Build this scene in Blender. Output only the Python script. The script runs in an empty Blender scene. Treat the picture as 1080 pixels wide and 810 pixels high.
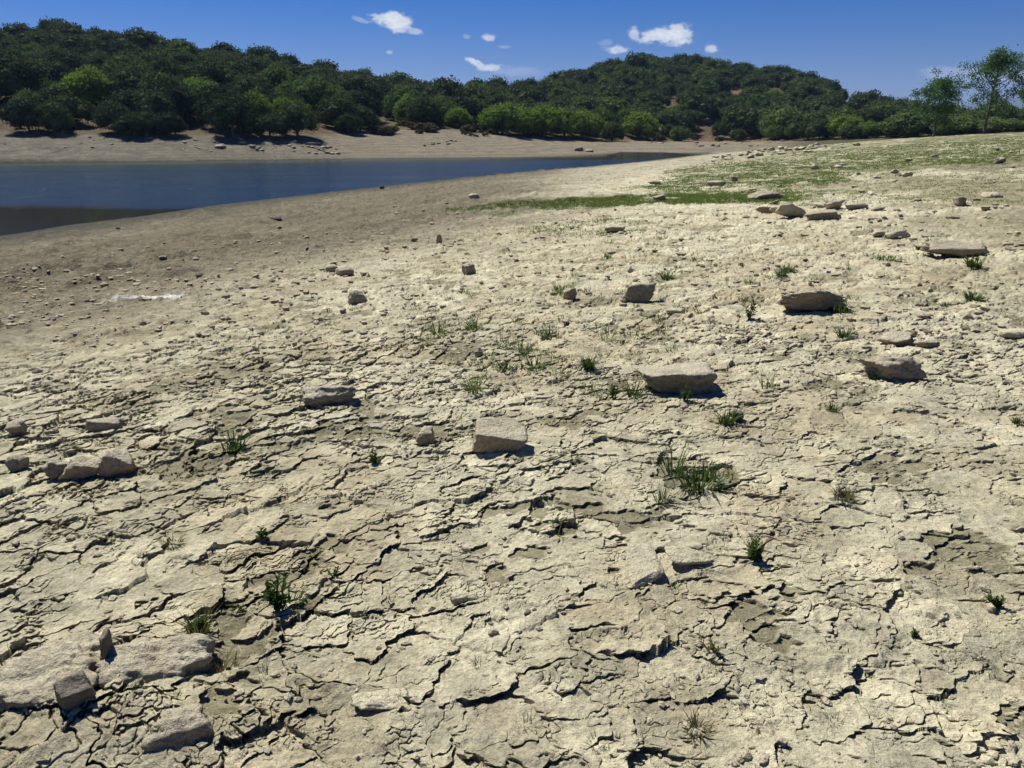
import bpy, math, random
import numpy as np
R = math.radians
C = bpy.context.scene
COL = C.collection
F = np.float32

# ------------------------------------------------------------------ camera model
FPX, PITCH, CAMZ = 816.0, R(18.18), 1.62
WZ = -1.4                                   # water level
cP, sP = math.cos(PITCH), math.sin(PITCH)
def ray(px, py):
    a = (px - 540) / FPX; b = (405 - py) / FPX
    d = np.array([a, cP + b * sP, -sP + b * cP]); return d
def px2plane(px, py, z):
    d = ray(px, py); t = (z - CAMZ) / d[2]; return (d[0] * t, d[1] * t)
def el_of(py): return math.atan2(ray(540, py)[2], ray(540, py)[1])

# ------------------------------------------------------------------ numpy noise
def hsh(ix, iy, seed):
    n = (ix.astype(np.int64) * 374761393 + iy.astype(np.int64) * 668265263 + seed * 974634777) & 0xffffffff
    n = ((n ^ (n >> 13)) * 1274126177) & 0xffffffff
    n = ((n ^ (n >> 16)) * 2246822519) & 0xffffffff
    n = n ^ (n >> 15)
    return ((n & 0xffffff).astype(F)) / F(16777216.0)
def vnoise(x, y, seed=0):
    ix = np.floor(x); iy = np.floor(y); fx = (x - ix).astype(F); fy = (y - iy).astype(F)
    ix = ix.astype(np.int64); iy = iy.astype(np.int64)
    u = fx * fx * fx * (fx * (fx * 6 - 15) + 10); v = fy * fy * fy * (fy * (fy * 6 - 15) + 10)
    a = hsh(ix, iy, seed); b = hsh(ix + 1, iy, seed); c = hsh(ix, iy + 1, seed); d = hsh(ix + 1, iy + 1, seed)
    return (a + (b - a) * u + (c - a) * v + (a - b - c + d) * u * v) * 2 - 1
def fbm(x, y, seed=0, oct=3, gain=.5):
    r = 0; a = 1.0; s = 0
    for o in range(oct):
        r = r + a * vnoise(x * (2.03 ** o) + 17.3 * o, y * (2.03 ** o) - 9.1 * o, seed + o * 31); s += a; a *= gain
    return r / s
def sstep(a, b, x):
    t = np.clip((x - a) / (b - a), 0, 1); return t * t * (3 - 2 * t)
def voro(x, y, seed):
    """unit cells: distance to the cell border, centre, two cell random numbers"""
    ix = np.floor(x).astype(np.int64); iy = np.floor(y).astype(np.int64)
    cs = []; best = np.full(x.shape, 1e9, F); bx = np.zeros_like(best); by = np.zeros_like(best); bi = np.zeros(x.shape, np.int64); bj = np.zeros(x.shape, np.int64)
    for j in (-1, 0, 1):
        for i in (-1, 0, 1):
            cx = ix + i; cy = iy + j
            px = cx + .5 + .9 * (hsh(cx, cy, seed) - .5); py = cy + .5 + .9 * (hsh(cx, cy, seed + 7) - .5)
            dx = (px - x).astype(F); dy = (py - y).astype(F); d = dx * dx + dy * dy
            cs.append((dx, dy)); m = d < best
            best = np.where(m, d, best); bx = np.where(m, dx, bx); by = np.where(m, dy, by)
            bi = np.where(m, cx, bi); bj = np.where(m, cy, bj)
    e = np.full(x.shape, 9., F)
    for dx, dy in cs:
        ex = dx - bx; ey = dy - by; l = np.sqrt(ex * ex + ey * ey)
        q = (.5 * (dx + bx) * ex + .5 * (dy + by) * ey) / np.maximum(l, 1e-5)
        e = np.where(l > 1e-4, np.minimum(e, q), e)
    return e, bx, by, hsh(bi, bj, seed + 19), hsh(bi, bj, seed + 23)

# ------------------------------------------------------------------ the lake outline (world metres)
near_px = [(15, 247), (75, 237), (150, 228), (235, 215.5), (350, 202.5), (450, 191.5), (540, 183), (615, 178), (670, 174), (715, 169.5), (745, 166)]
far_px = [(760, 163.5), (700, 160.8), (655, 160.3), (640, 164), (600, 165.5), (500, 166), (400, 166.8), (300, 168), (190, 169.5), (100, 170.5), (15, 171), (-150, 173), (-500, 178), (-1100, 190)]
NEAR = [(-66.0, -90.0), (-27.0, -1.0), (-20.3, 13.5)] + [px2plane(a, b, WZ) for a, b in near_px]; FAR = [px2plane(a, b, WZ) for a, b in far_px]
LAKE = np.array(NEAR + FAR)
def seg_d(x, y, pts):
    d = np.full(x.shape, 1e9, F)
    for (ax, ay), (bx, by) in zip(pts[:-1], pts[1:]):
        vx, vy = bx - ax, by - ay; L = vx * vx + vy * vy
        t = np.clip(((x - ax) * vx + (y - ay) * vy) / L, 0, 1)
        q = (x - ax - t * vx) ** 2 + (y - ay - t * vy) ** 2
        d = np.minimum(d, q)
    return np.sqrt(d)
def inside(x, y, P):
    c = np.zeros(x.shape, bool); n = len(P)
    for i in range(n):
        x1, y1 = P[i]; x2, y2 = P[(i + 1) % n]
        if y1 == y2: continue
        c ^= ((y1 > y) != (y2 > y)) & (x < (x2 - x1) * (y - y1) / (y2 - y1) + x1)
    return c
T = np.array([  # image x, y of far treeline foot, its distance, skyline y, ridge distance
    (-700, 138, 90, 30, 180), (-300, 138, 92, 24, 185), (0, 137, 95, 21, 190), (50, 137, 95, 20, 190), (120, 138, 96, 28, 195), (200, 140, 97, 36, 198), (260, 140, 98, 46, 200),
    (330, 142, 103, 64, 205), (400, 136, 122, 76, 212), (470, 135, 128, 84, 225), (540, 143, 134, 86, 240), (585, 146, 142, 78, 270),
    (630, 148, 150, 66, 295), (665, 148, 160, 57, 300), (730, 149, 172, 57, 300), (790, 149, 172, 66, 290), (830, 148, 165, 70, 285), (865, 148, 155, 82, 270),
    (900, 147, 145, 94, 255), (965, 145, 135, 111, 240), (1020, 143, 125, 119, 220), (1080, 142, 120, 121, 200), (1400, 140, 110, 118, 190), (2200, 140, 110, 118, 190)], float)
T_z0 = np.array([CAMZ + r * math.tan(el_of(y)) for _, y, r, _, _ in T])
T_z1 = np.array([CAMZ + r * math.tan(el_of(y)) - 4.9 for _, _, _, y, r in T])
def macro(x, y):
    """smooth terrain height plus masks"""
    x = np.asarray(x, F); y = np.asarray(y, F)
    dn = seg_d(x, y, NEAR); df = seg_d(x, y, FAR); ins = inside(x, y, LAKE)
    d = np.minimum(dn, df)
    zin = WZ - np.minimum(.09 * d, 2.0) - .0
    zn = WZ + .06 * np.minimum(dn, 60) + .35 * sstep(0, 3, dn) * .15
    zn = zn + 1.0 * np.exp(-(((x - 42) / 26) ** 2 + ((y - 72) / 26) ** 2))
    zn = zn + .10 * fbm(x / 7, y / 7, 3, 2) * sstep(1, 12, dn) * .6
    yy = np.maximum(y, 1); px = 540 + FPX * x / (yy * .95)
    rr = yy
    r0 = np.interp(px, T[:, 0], T[:, 2]); r1 = np.interp(px, T[:, 0], T[:, 4])
    z0 = np.interp(px, T[:, 0], T_z0); z1 = np.interp(px, T[:, 0], T_z1)
    t = (rr - r0) / (r1 - r0)
    tb = np.clip(df / np.maximum(df + np.maximum(r0 - rr, 0), .1), 0, 1)
    tb = np.where(rr > r0, 1, tb)
    zb = WZ + (z0 - WZ) * (.75 * tb + .25 * sstep(0, 1, tb))
    hill = np.clip(t, 0, 1); hill = hill * .8 + .2 * sstep(0, 1, hill)
    zf = np.where(t < 0, zb, z0 + (z1 - z0) * hill - np.clip(t - 1, 0, 9) * 12)
    zf = np.maximum(zf, WZ + .02) + .5 * fbm(x / 14, y / 14, 8, 3) * sstep(0, 12, rr - r0) + .10 * fbm(x / 3, y / 3, 9, 3) * sstep(0, 3, df)
    w = sstep(-10, 22, dn - df) * sstep(60, 84, y + 0 * x)
    w = np.maximum(w, sstep(105, 128, y))
    z = zn * (1 - w) + zf * w
    z = np.where(ins, zin, z)
    return z.astype(F), dn, df, ins, w, t, px
def at(px, py, r0=1.0, r1=130.0):
    d = ray(px, py); ts = np.geomspace(r0, r1, 900)
    x = d[0] * ts; y = d[1] * ts; z = CAMZ + d[2] * ts
    h = macro(x, y)[0]; k = np.argmax(z < h)
    if not (z < h).any(): k = 899
    return float(x[k]), float(y[k])
def far_pt(px, r): return (px - 540) / FPX * r * .95, r

# ------------------------------------------------------------------ dried mud detail
# hollows and mounds with a place of their own: (x px, y px, radius x m, radius y m, height m)
EMB = []
def addemb(px, py, rx, ry, h): 
    x, y = at(px, py); EMB.append((x, y, rx, ry, h))
addemb(150, 735, .30, .22, .05); addemb(50, 770, .30, .22, .06); addemb(85, 700, .26, .16, .04)
addemb(205, 706, .085, .05, -.06); addemb(405, 422, .22, .10, -.035); addemb(190, 780, .18, .12, .04)
addemb(985, 455, .16, .07, .02); addemb(225, 708, .10, .045, -.04); addemb(840, 640, .22, .12, .02)
TURF = [[(455, 223), (560, 213), (700, 205), (830, 208), (830, 213), (700, 216), (540, 225)], [(700, 208), (702, 182), (745, 172), (880, 166), (1080, 150), (1080, 172), (900, 190), (820, 213), (720, 214)],
        [(745, 176), (785, 161), (900, 150), (1080, 139), (1080, 172), (900, 176)], [(520, 245), (640, 228), (735, 240), (620, 252)]]
TURFW = [np.array([at(a, b_) for a, b_ in P]) for P in TURF]
def turf_mask(x, y):
    a = x + 1.5 * fbm(x / 2.0, y / 2.0, 91, 4); b_ = y + 3.4 * fbm(x / 2.2, y / 2.2, 92, 3)
    m = np.zeros(x.shape, F)
    for k, P in enumerate(TURFW): m = np.maximum(m, inside(a, b_, P) * (1.0 if k != 3 else .35))
    return m * sstep(-.35, .25, fbm(x / 1.1, y / 1.1, 93, 3) + .15)
SALT = at(157, 314)
def detail(x, y, dn):
    r = np.hypot(x, y)
    k = fbm(x / 2.2, y / 2.2, 40, 2)
    east = sstep(23.8, 28, dn + .2 * np.clip(y - 5, 0, 20))                       # gravelly, less cracked ground up the slope
    mud = 1 - sstep(14.0, 19.6, dn + 1.6 * k + .36 * np.clip(y - 22, 0, 60))          # brown drying mud by the water
    crk = (1 - .6 * east) * (1 - .55 * mud) * sstep(20, 50, -r + 60)
    # along-shore stretched frame
    ca, sa = .416, .909
    u = x * ca + y * sa; v = x * sa - y * ca
    st = 1.25 + .5 * sstep(1, -3, x) ; 
    wx = .050 * fbm(x / .13, y / .13, 1, 4, .6); wy = .050 * fbm(x / .13, y / .13, 2, 4, .6)
    fx = .012 * vnoise(x / .028, y / .028, 5); fy = .012 * vnoise(x / .028, y / .028, 6)
    U = (u + wx + fx) / 1.10; V = v + wy + fy
    S1, S2, S3 = .20, .092, .038
    e1, bx1, by1, a1, b1 = voro(U / S1, V / S1, 100); e1 = e1 * S1
    e2, bx2, by2, a2, b2 = voro(U / S2, V / S2, 200); e2 = e2 * S2
    e3, bx3, by3, a3, b3 = voro(U / S3, V / S3, 300); e3 = e3 * S3
    op = fbm(x / .7, y / .7, 11, 2); op2 = fbm(x / .22 + 5, y / .22, 12, 2); op3 = vnoise(x / .10, y / .10, 13)
    s1 = sstep(-.60, .2, op + .4 * op3); s2 = sstep(-.25, .35, op2 + .3 * op); s3 = sstep(.05, .5, op3 + .4 * op2)
    lod = np.maximum(.0025, (r * r + 2.6) / 1305 * .45); lod = np.minimum(lod, .02)
    # tilted, curled plates
    z = (a1 - .5) * -bx1 * S1 * .14 + ((b1 - .5) * .20 + .022) * -by1 * S1
    z = z + .013 * np.exp(-(e1 / .028) ** 2) * s1 * (.2 + a1)
    z = z + s2 * ((a2 - .5) * -bx2 * S2 * .17 + ((b2 - .5) * .18 + .018) * -by2 * S2 + .005 * np.exp(-(e2 / .018) ** 2) * b2)
    z = z + s3 * .6 * ((a3 - .5) * -bx3 * S3 * .25 + (b3 - .5) * -by3 * S3 * .25)
    # broken-off crust
    cx = x + (bx2 * ca + by2 * sa) * S2; cy = y + (bx2 * sa - by2 * ca) * S2
    miss = fbm(cx / .42 + 3, cy / .42, 60, 2) + .5 * (a2 - .5) > .44 + .12 * mud
    rimd = np.minimum(e2, .03) / .03
    missf = miss * sstep(0.0, .12, rimd)
    z = z - .014 * missf * (1 - .5 * mud)
    # cracks
    w1 = lod * .85 + .0040 * np.clip(op3 + .35, 0, 1.2); c1 = 1 - sstep(w1 * .55, w1 * 1.25, e1)
    w2 = lod * .9 + .003 * b2; c2 = 1 - sstep(w2 * .5, w2 * 1.2, e2)
    w3 = lod * .7; c3 = 1 - sstep(w3 * .4, w3 * 1.3, e3)
    cr = np.maximum(.021 * c1 * s1, np.maximum(.013 * c2 * s2, .006 * c3 * s3) * (1 - .8 * missf))
    cr = cr * (1 + np.clip((r - 3.5) * .12, 0, .9)) * (.25 + .75 * sstep(38, 15, r))
    z = (z - cr) * crk
    und = (cr + .010 * missf) * crk * sstep(9, 5, r)
    # lumps and grain
    g1 = fbm(x / .45, y / .45, 21, 3); g2 = fbm(x / .06, y / .06, 22, 3); g3 = vnoise(x / .018, y / .018, 25)
    z = z + .016 * g1 + (.0042 + .005 * (east + mud)) * g2 * (1 - .6 * missf) + .0026 * g3 * (.6 + .8 * b1) * (1 - .5 * missf)
    # little lumps of dried earth
    el, _, _, al, bl = voro(x / .21, y / .15, 400)
    lump = (al > .70) * sstep(.05, .35, el) * (.010 + .02 * bl) * (.3 + 1.3 * mud + .9 * east)
    z = z + lump * (1 + .6 * g2)
    # coarser relief that still reads tens of metres away
    fr = sstep(5, 14, r)
    el2, _, _, al2, bl2 = voro(x / .8 + .3 * g1, y / .8, 500)
    el3, _, _, al3, bl3 = voro(x / .38 + .4 * g1, y / .34, 510)
    al_ = fbm(u / 2.6, dn / .33, 36, 3)
    z = z + mud * .022 * al_ * sstep(6, 11, r)
    z = z + fr * (.55 + 1.0 * mud + .35 * east) * ((al2 > .72) * sstep(.04, .3, el2) * .07 * bl2 + (al3 > .66) * sstep(.04, .3, el3) * .05 * bl3 + .02 * fbm(x / 1.1, y / .6, 23, 3))
    for ex, ey, rx, ry, h in EMB:
        q = ((x - ex) / rx) ** 2 + ((y - ey) / ry) ** 2 + .5 * g1 + .25 * g2
        z = z + h * np.exp(-np.clip(q, 0, 30) * 1.1)
    fade = sstep(.15, 2.5, dn)
    z = z * (.15 + .85 * fade)
    # albedo
    n1 = fbm(x / .9, y / .9, 31, 3); n2 = fbm(x / .12, y / .12, 32, 3); n3 = fbm(x / 4, y / 4, 33, 2)
    def c(*a): return np.array(a, F)
    crust = c(.555, .505, .342)[None] * (1 + .10 * n2[:, None]) + c(.0, -.004, -.012)[None] * n1[:, None]
    tan = c(.42, .36, .225)[None]
    f = sstep(-.1, .6, n1 * .8 + .35 * n2 + .4 * fbm(x / .38, y / .30, 38, 3))[:, None] * .8
    col = crust * (1 - f) + tan * f
    fl = (.88 + .22 * b1)[:, None]; col = col * fl
    base = c(.255, .228, .140)[None] * (1 + .12 * n2[:, None])
    m = (missf * (.9 - .3 * mud))[:, None]; col = col * (1 - m) + base * m
    e_ = (east * sstep(-.45, .2, n3 + .4 * n1) * .88)[:, None]
    col = col * (1 - e_) + c(.285, .255, .155)[None] * (1 + .2 * n2[:, None]) * e_
    mu = mud[:, None] * .92; brown = c(.205, .172, .108)[None] * (1 + .14 * n2[:, None] + .10 * n1[:, None])
    col = col * (1 - mu) + brown * mu
    pale = (mud * sstep(.15, .6, fbm(u / 2.5, v / .5, 35, 3)) * .55)[:, None]
    col = col * (1 - pale) + c(.32, .285, .20)[None] * pale
    dk = (mud * sstep(.12, .5, al_ + .4 * n2) * .55)[:, None]; col = col * (1 - dk) + c(.115, .098, .062)[None] * dk
    wet = (1 - sstep(1.0, 6.0, dn + 1.2 * n1))[:, None] * .9; col = col * (1 - wet) + c(.068, .068, .048)[None] * wet
    wl = (1 - sstep(.0, .6, dn + .1 * n2))[:, None] * .8; col = col * (1 - wl) + c(.06, .058, .04)[None] * wl
    tm = (turf_mask(x, y) * .75 * sstep(-.5, .3, fbm(x / .5, y / .5, 94, 2)))[:, None]; col = col * (1 - tm) + c(.105, .125, .045)[None] * (1 + .25 * n2[:, None]) * tm
    t2 = (sstep(34, 58, y) * sstep(.27, .40, x / np.maximum(y, 1)) * .75 * sstep(-.4, .4, n1))[:, None]; col = col * (1 - t2) + c(.135, .145, .055)[None] * (1 + .3 * n2[:, None]) * t2
    og = (east * sstep(8, 24, y) * .6 * sstep(-.3, .4, n1))[:, None]; col = col * (1 - og) + c(.19, .185, .09)[None] * og
    sq = np.exp(-(((x - SALT[0] - .5 * (y - SALT[1])) / .62) ** 2 + ((y - SALT[1]) / .20) ** 2) * 1.2); sa_ = sstep(.25, .6, sq + .5 * n2 * sq)[:, None] * .9; col = col * (1 - sa_) + c(.70, .69, .62)[None] * sa_
    # red-brown stain in places, salt-white streak
    rs = (sstep(.45, .8, fbm(x / .35 + 9, y / .35, 37, 2)) * .35)[:, None]; col = col * (1 - rs) + c(.40, .30, .18)[None] * rs
    return z.astype(F), np.clip(col, .01, .8).astype(F), und.astype(F)

def full(x, y, want_col=True):
    n = len(x); Z = np.empty(n, F); K = np.empty((n, 3), F); UN = np.zeros(n, F); cls = np.empty(n, np.int8)
    for s in range(0, n, 260000):
        xs = x[s:s + 260000].astype(F); ys = y[s:s + 260000].astype(F)
        z, dn, df, ins, w, t, px = macro(xs, ys)
        near = w < .5
        col = np.zeros((len(xs), 3), F) + .2
        nr = (w < .98) & (np.hypot(xs, ys) < 190) & ~ins
        if nr.any():
            dz, cc, uu = detail(xs[nr], ys[nr], dn[nr]); UN[s:s + len(xs)][nr] = uu
            k = (1 - w[nr]); z[nr] = z[nr] + dz * k; col[nr] = cc
        # far bank and hill
        n1 = fbm(xs / 6, ys / 3, 71, 3); n2 = fbm(xs / 1.3, ys / 1.3, 72, 3); n4 = fbm(xs / 25, ys / 25, 73, 2)
        beach = np.array([.43, .365, .25], F)[None] * (1 + .13 * n2[:, None])
        gv = sstep(420, 250, px)[:, None]                      # stonier, greyer on the left
        beach = beach * (1 - gv) + np.array([.33, .295, .215], F)[None] * (1 + .30 * n2[:, None]) * gv
        bandz = (z - WZ); st = (.5 + .5 * np.sin(bandz * 24 + 1.2 * n1)) [:, None]
        beach = beach * (.82 + .22 * st)
        och = (sstep(.55, .95, np.clip(1 + t * 3, 0, 1.2)) * sstep(540, 700, px) * .5)[:, None]
        beach = beach * (1 - och) + np.array([.44, .31, .15], F)[None] * och
        dry = np.array([.20, .145, .080], F)[None] * (1 + .3 * n2[:, None] + .2 * n1[:, None])
        k = sstep(-.05, .02, t + .02 * n1)[:, None]
        fc = beach * (1 - k) + dry * k
        gr = (sstep(800, 870, px) * .85)[:, None]; fc = fc * (1 - gr) + np.array([.13, .135, .06], F)[None] * (1 + .3 * n2[:, None]) * gr
        wl = (1 - sstep(0, 2.5, df + n1))[:, None] * .5; fc = fc * (1 - wl) + np.array([.20, .175, .115], F)[None] * wl
        wk = w[:, None]; col = col * (1 - wk) + fc * wk
        bed = ins[:, None]; col = np.where(bed, np.array([.12, .11, .07], F)[None], col)
        z = z + (w * (~ins) * (.10 * n2 * sstep(0, 5, df))).astype(F)
        Z[s:s + len(xs)] = z; K[s:s + len(xs)] = col
        cls[s:s + len(xs)] = np.where(near | (ins & (dn < df)), 0, np.where(t < .0, 1, 2))
    full.under = UN
    return Z, K, cls
def gz(x, y):
    return float(full(np.array([x], F), np.array([y], F))[0][0])
def gzs(x, y): return full(np.asarray(x, F), np.asarray(y, F))[0]

# ------------------------------------------------------------------ helpers
def tag(o, label=None, cat=None, group=None, kind=None):
    if label: o['label'] = label
    if cat: o['category'] = cat
    if group: o['group'] = group
    if kind: o['kind'] = kind
    return o
def mesh_np(name, V, Fc, mat=None, smooth=True, nper=None):
    """V (n,3), Fc (m,k) int array"""
    V = np.asarray(V, F); Fc = np.asarray(Fc, np.int32); k = Fc.shape[1]
    me = bpy.data.meshes.new(name); me.vertices.add(len(V)); me.vertices.foreach_set('co', V.ravel())
    me.loops.add(Fc.size); me.loops.foreach_set('vertex_index', Fc.ravel())
    me.polygons.add(len(Fc)); me.polygons.foreach_set('loop_start', np.arange(0, Fc.size, k, dtype=np.int32))
    me.update(calc_edges=True)
    me.polygons.foreach_set('use_smooth', np.full(len(Fc), smooth)); 
    if mat: me.materials.append(mat)
    me.update()
    return me
def link(name, me, parent=None, loc=None):
    o = bpy.data.objects.new(name, me); COL.objects.link(o)
    if parent: o.parent = parent
    if loc is not None: o.location = loc
    return o
def copy_tree(o, parent=None):
    c = o.copy(); COL.objects.link(c); c.parent = parent
    for ch in CH.get(o.name, []): copy_tree(ch, c)
    return c
CH = {}
def child(name, me, parent):
    o = link(name, me, parent); CH.setdefault(parent.name, []).append(o); return o

# materials
def mat(name):
    m = bpy.data.materials.new(name); m.use_nodes = True
    nt = m.node_tree; b = nt.nodes['Principled BSDF']; return m, nt, b
def N(nt, t, **k):
    n = nt.nodes.new(t)
    for a, v in k.items():
        if a in n.inputs.keys() if isinstance(a, str) and a in n.inputs else False: n.inputs[a].default_value = v
        else: setattr(n, a, v)
    return n
def noise(nt, scale, detail=4, rough=.6, src=None):
    n = nt.nodes.new('ShaderNodeTexNoise'); n.inputs['Scale'].default_value = scale
    n.inputs['Detail'].default_value = detail; n.inputs['Roughness'].default_value = rough
    if src: nt.links.new(src, n.inputs['Vector'])
    return n
def mapr(nt, src, a, b, c, d):
    n = nt.nodes.new('ShaderNodeMapRange'); nt.links.new(src, n.inputs[0])
    for i, v in enumerate((a, b, c, d)): n.inputs[i + 1].default_value = v
    return n.outputs[0]
def mul(nt, col, fac):
    n = nt.nodes.new('ShaderNodeVectorMath'); n.operation = 'SCALE'
    nt.links.new(col, n.inputs[0]); nt.links.new(fac, n.inputs[3]); return n.outputs[0]
def mix(nt, f, a, b):
    n = nt.nodes.new('ShaderNodeMix'); n.data_type = 'RGBA'
    for sock, v in ((n.inputs[0], f), (n.inputs[6], a), (n.inputs[7], b)):
        if isinstance(v, (int, float)): sock.default_value = v
        elif isinstance(v, tuple): sock.default_value = (*v, 1)
        else: nt.links.new(v, sock)
    return n.outputs[2]
def bump(nt, h, dist, strength=1.0, prev=None):
    n = nt.nodes.new('ShaderNodeBump'); n.inputs['Distance'].default_value = dist; n.inputs['Strength'].default_value = strength
    nt.links.new(h, n.inputs['Height'])
    if prev: nt.links.new(prev, n.inputs['Normal'])
    return n.outputs[0]

def ground_mat(name, fine):
    m, nt, b = mat(name)
    a = nt.nodes.new('ShaderNodeAttribute'); a.attribute_name = 'albedo'
    g = nt.nodes.new('ShaderNodeNewGeometry'); P = g.outputs['Position']
    n1 = noise(nt, 90 if fine else 2.5, 5, .75, P); n2 = noise(nt, 22 if fine else .8, 4, .65, P)
    f1 = mapr(nt, n1.outputs[0], .3, .7, .66, 1.28); f2 = mapr(nt, n2.outputs[0], .3, .7, .85, 1.13)
    c = mul(nt, mul(nt, a.outputs['Color'], f1), f2)
    if fine:   # small dark bits of dead plant matter and grit
        v = nt.nodes.new('ShaderNodeTexVoronoi'); v.inputs['Scale'].default_value = 55; nt.links.new(P, v.inputs['Vector'])
        n3 = noise(nt, 7, 3, .6, P)
        sp = mapr(nt, v.outputs['Distance'], .10, .22, 1, 0)
        gate = mapr(nt, n3.outputs[0], .52, .66, 0, .75)
        mm = nt.nodes.new('ShaderNodeMath'); mm.operation = 'MULTIPLY'; nt.links.new(sp, mm.inputs[0]); nt.links.new(gate, mm.inputs[1])
        c = mix(nt, mm.outputs[0], c, (.13, .10, .06))
    nt.links.new(c, b.inputs['Base Color']); b.inputs['Roughness'].default_value = .95
    b.inputs['Specular IOR Level'].default_value = .15
    if fine:
        nb = noise(nt, 38, 6, .72, P); n4 = noise(nt, 160, 3, .6, P)
        nn = bump(nt, nb.outputs[0], .016, 1); nn = bump(nt, n4.outputs[0], .0045, 1, nn)
        ra = nt.nodes.new('ShaderNodeAttribute'); ra.attribute_name = 'rubbly'; n5 = noise(nt, 4.5, 5, .75, P)
        b5 = nt.nodes.new('ShaderNodeBump'); b5.inputs['Distance'].default_value = .22; nt.links.new(ra.outputs['Fac'], b5.inputs['Strength']); nt.links.new(n5.outputs[0], b5.inputs['Height']); nt.links.new(nn, b5.inputs['Normal']); nn = b5.outputs[0]
        f5 = mapr(nt, n5.outputs[0], .33, .67, .66, 1.28); c = mul(nt, c, f5); nt.links.new(c, b.inputs['Base Color'])
    else:
        nb = noise(nt, 2.4, 7, .8, P); nn = bump(nt, nb.outputs[0], .9, 1)
    nt.links.new(nn, b.inputs['Normal'])
    return m

# ------------------------------------------------------------------ terrain mesh
def build_terrain():
    cc = .72
    rs = [.55]
    while rs[-1] < 44: rs.append(rs[-1] + min(cc * (rs[-1] ** 2 + 2.6) / 1305, .8) * (.62 if 2.5 < rs[-1] < 16 else 1))
    while rs[-1] < 125: rs.append(rs[-1] + .7)
    while rs[-1] < 1500: rs.append(rs[-1] * 1.022)
    rs = np.array(rs)
    r_w = np.concatenate([rs[rs < 18][::2], rs[rs >= 18][::4], rs[-1:]])
    grids = [(rs, np.linspace(-38.5, 38.5, 1320)), (r_w, np.linspace(38.45, 108, 440)), (r_w, np.linspace(-108, -38.45, 440)), (rs[::5], np.concatenate([np.linspace(107.8, 252.2, 60)]))]
    X_, Y_, Q_ = [], [], []; off = 0
    for r_, th in grids:
        RR, TH = np.meshgrid(r_, np.radians(th), indexing='ij'); nr, ntn = RR.shape
        X_.append((RR * np.sin(TH)).ravel()); Y_.append((RR * np.cos(TH)).ravel())
        i = np.arange(nr - 1)[:, None] * ntn; j = np.arange(ntn - 1)[None]
        Q_.append(np.stack([i + j, i + j + ntn, i + j + ntn + 1, i + j + 1], -1).reshape(-1, 4) + off); off += nr * ntn
    x = np.concatenate(X_); y = np.concatenate(Y_); q = np.vstack(Q_)
    Z, K, cls = full(x, y)
    # the crust overhangs its cracks: crack floors reach back under the plate behind
    x = x - .62 * .85 * full.under; y = y + .78 * .85 * full.under
    V = np.stack([x, y, Z], 1).astype(F)
    print('terrain verts', len(V))
    fc = cls[q[:, 0]]
    # the crust overhangs its cracks: crack floors reach back under the plate behind
    x = x - .62 * .85 * full.under; y = y + .78 * .85 * full.under
    V = np.stack([x, y, Z], 1).astype(F)
    print('terrain verts', len(V), nr, ntn)
    for k, (nm, fine) in enumerate((('ground', True), ('far_beach', False), ('hills', False))):
        qq = q[fc == k]
        pass
        used = np.unique(qq); mp = np.full(len(V), -1, np.int32); mp[used] = np.arange(len(used), dtype=np.int32)
        vv = V[used]; kk = K[used]; ff = mp[qq]
        if k == 0:
            c = len(vv); vv = np.vstack([vv, [[0, 0, 0.0]]]); kk = np.vstack([kk, [[.4, .35, .25]]])
        me = mesh_np(nm, vv, ff, ground_mat(nm + '_soil', fine))
        rb = me.attributes.new('rubbly', 'FLOAT', 'POINT'); dq = seg_d(vv[:, 0].astype(F), vv[:, 1].astype(F), NEAR); rb.data.foreach_set('value', (.12 + .75 * np.maximum(1 - sstep(12, 19, dq), sstep(25, 32, dq))).astype(F))
        at_ = me.attributes.new('albedo', 'FLOAT_COLOR', 'POINT')
        at_.data.foreach_set('color', np.concatenate([kk, np.ones((len(kk), 1))], 1).astype(F).ravel())
        o = link(nm, me); tag(o, kind='structure')
build_terrain()

# mountains far off on the right
def mountains():
    n = 160; px = np.linspace(-600, 1900, n); r = 5000
    prof = np.interp(px, [-600, 800, 880, 930, 960, 1000, 1045, 1062, 1100, 1200, 1500, 1900], [150, 140, 124, 108, 108, 109, 107, 102, 101, 96, 110, 130])
    V = []; 
    for i in range(n):
        x, y = far_pt(px[i], r); h = r * math.tan(el_of(prof[i])) + 6 * math.sin(i * 1.7) + 4 * math.sin(i * .6)
        V += [(x * .8, y * .8, -10), (x * .9, y * .9, max(h * .45, -8) + 8 * math.sin(i * .9)), (x, y, h), (x * 1.08, y * 1.08, -10)]
    Fc = []
    for i in range(n - 1):
        for k in range(3): Fc.append((i * 4 + k, i * 4 + k + 1, i * 4 + 5 + k, i * 4 + 4 + k))
    m, nt, b = mat('mountain_scrub'); g = nt.nodes.new('ShaderNodeNewGeometry')
    nn = noise(nt, .004, 5, .6, g.outputs['Position'])
    nt.links.new(mix(nt, mapr(nt, nn.outputs[0], .4, .6, 0, 1), (.03, .04, .03), (.07, .07, .05)), b.inputs['Base Color']); b.inputs['Roughness'].default_value = 1
    tag(link('mountains', mesh_np('mountains', V, Fc, m)), kind='structure')
mountains()

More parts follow.
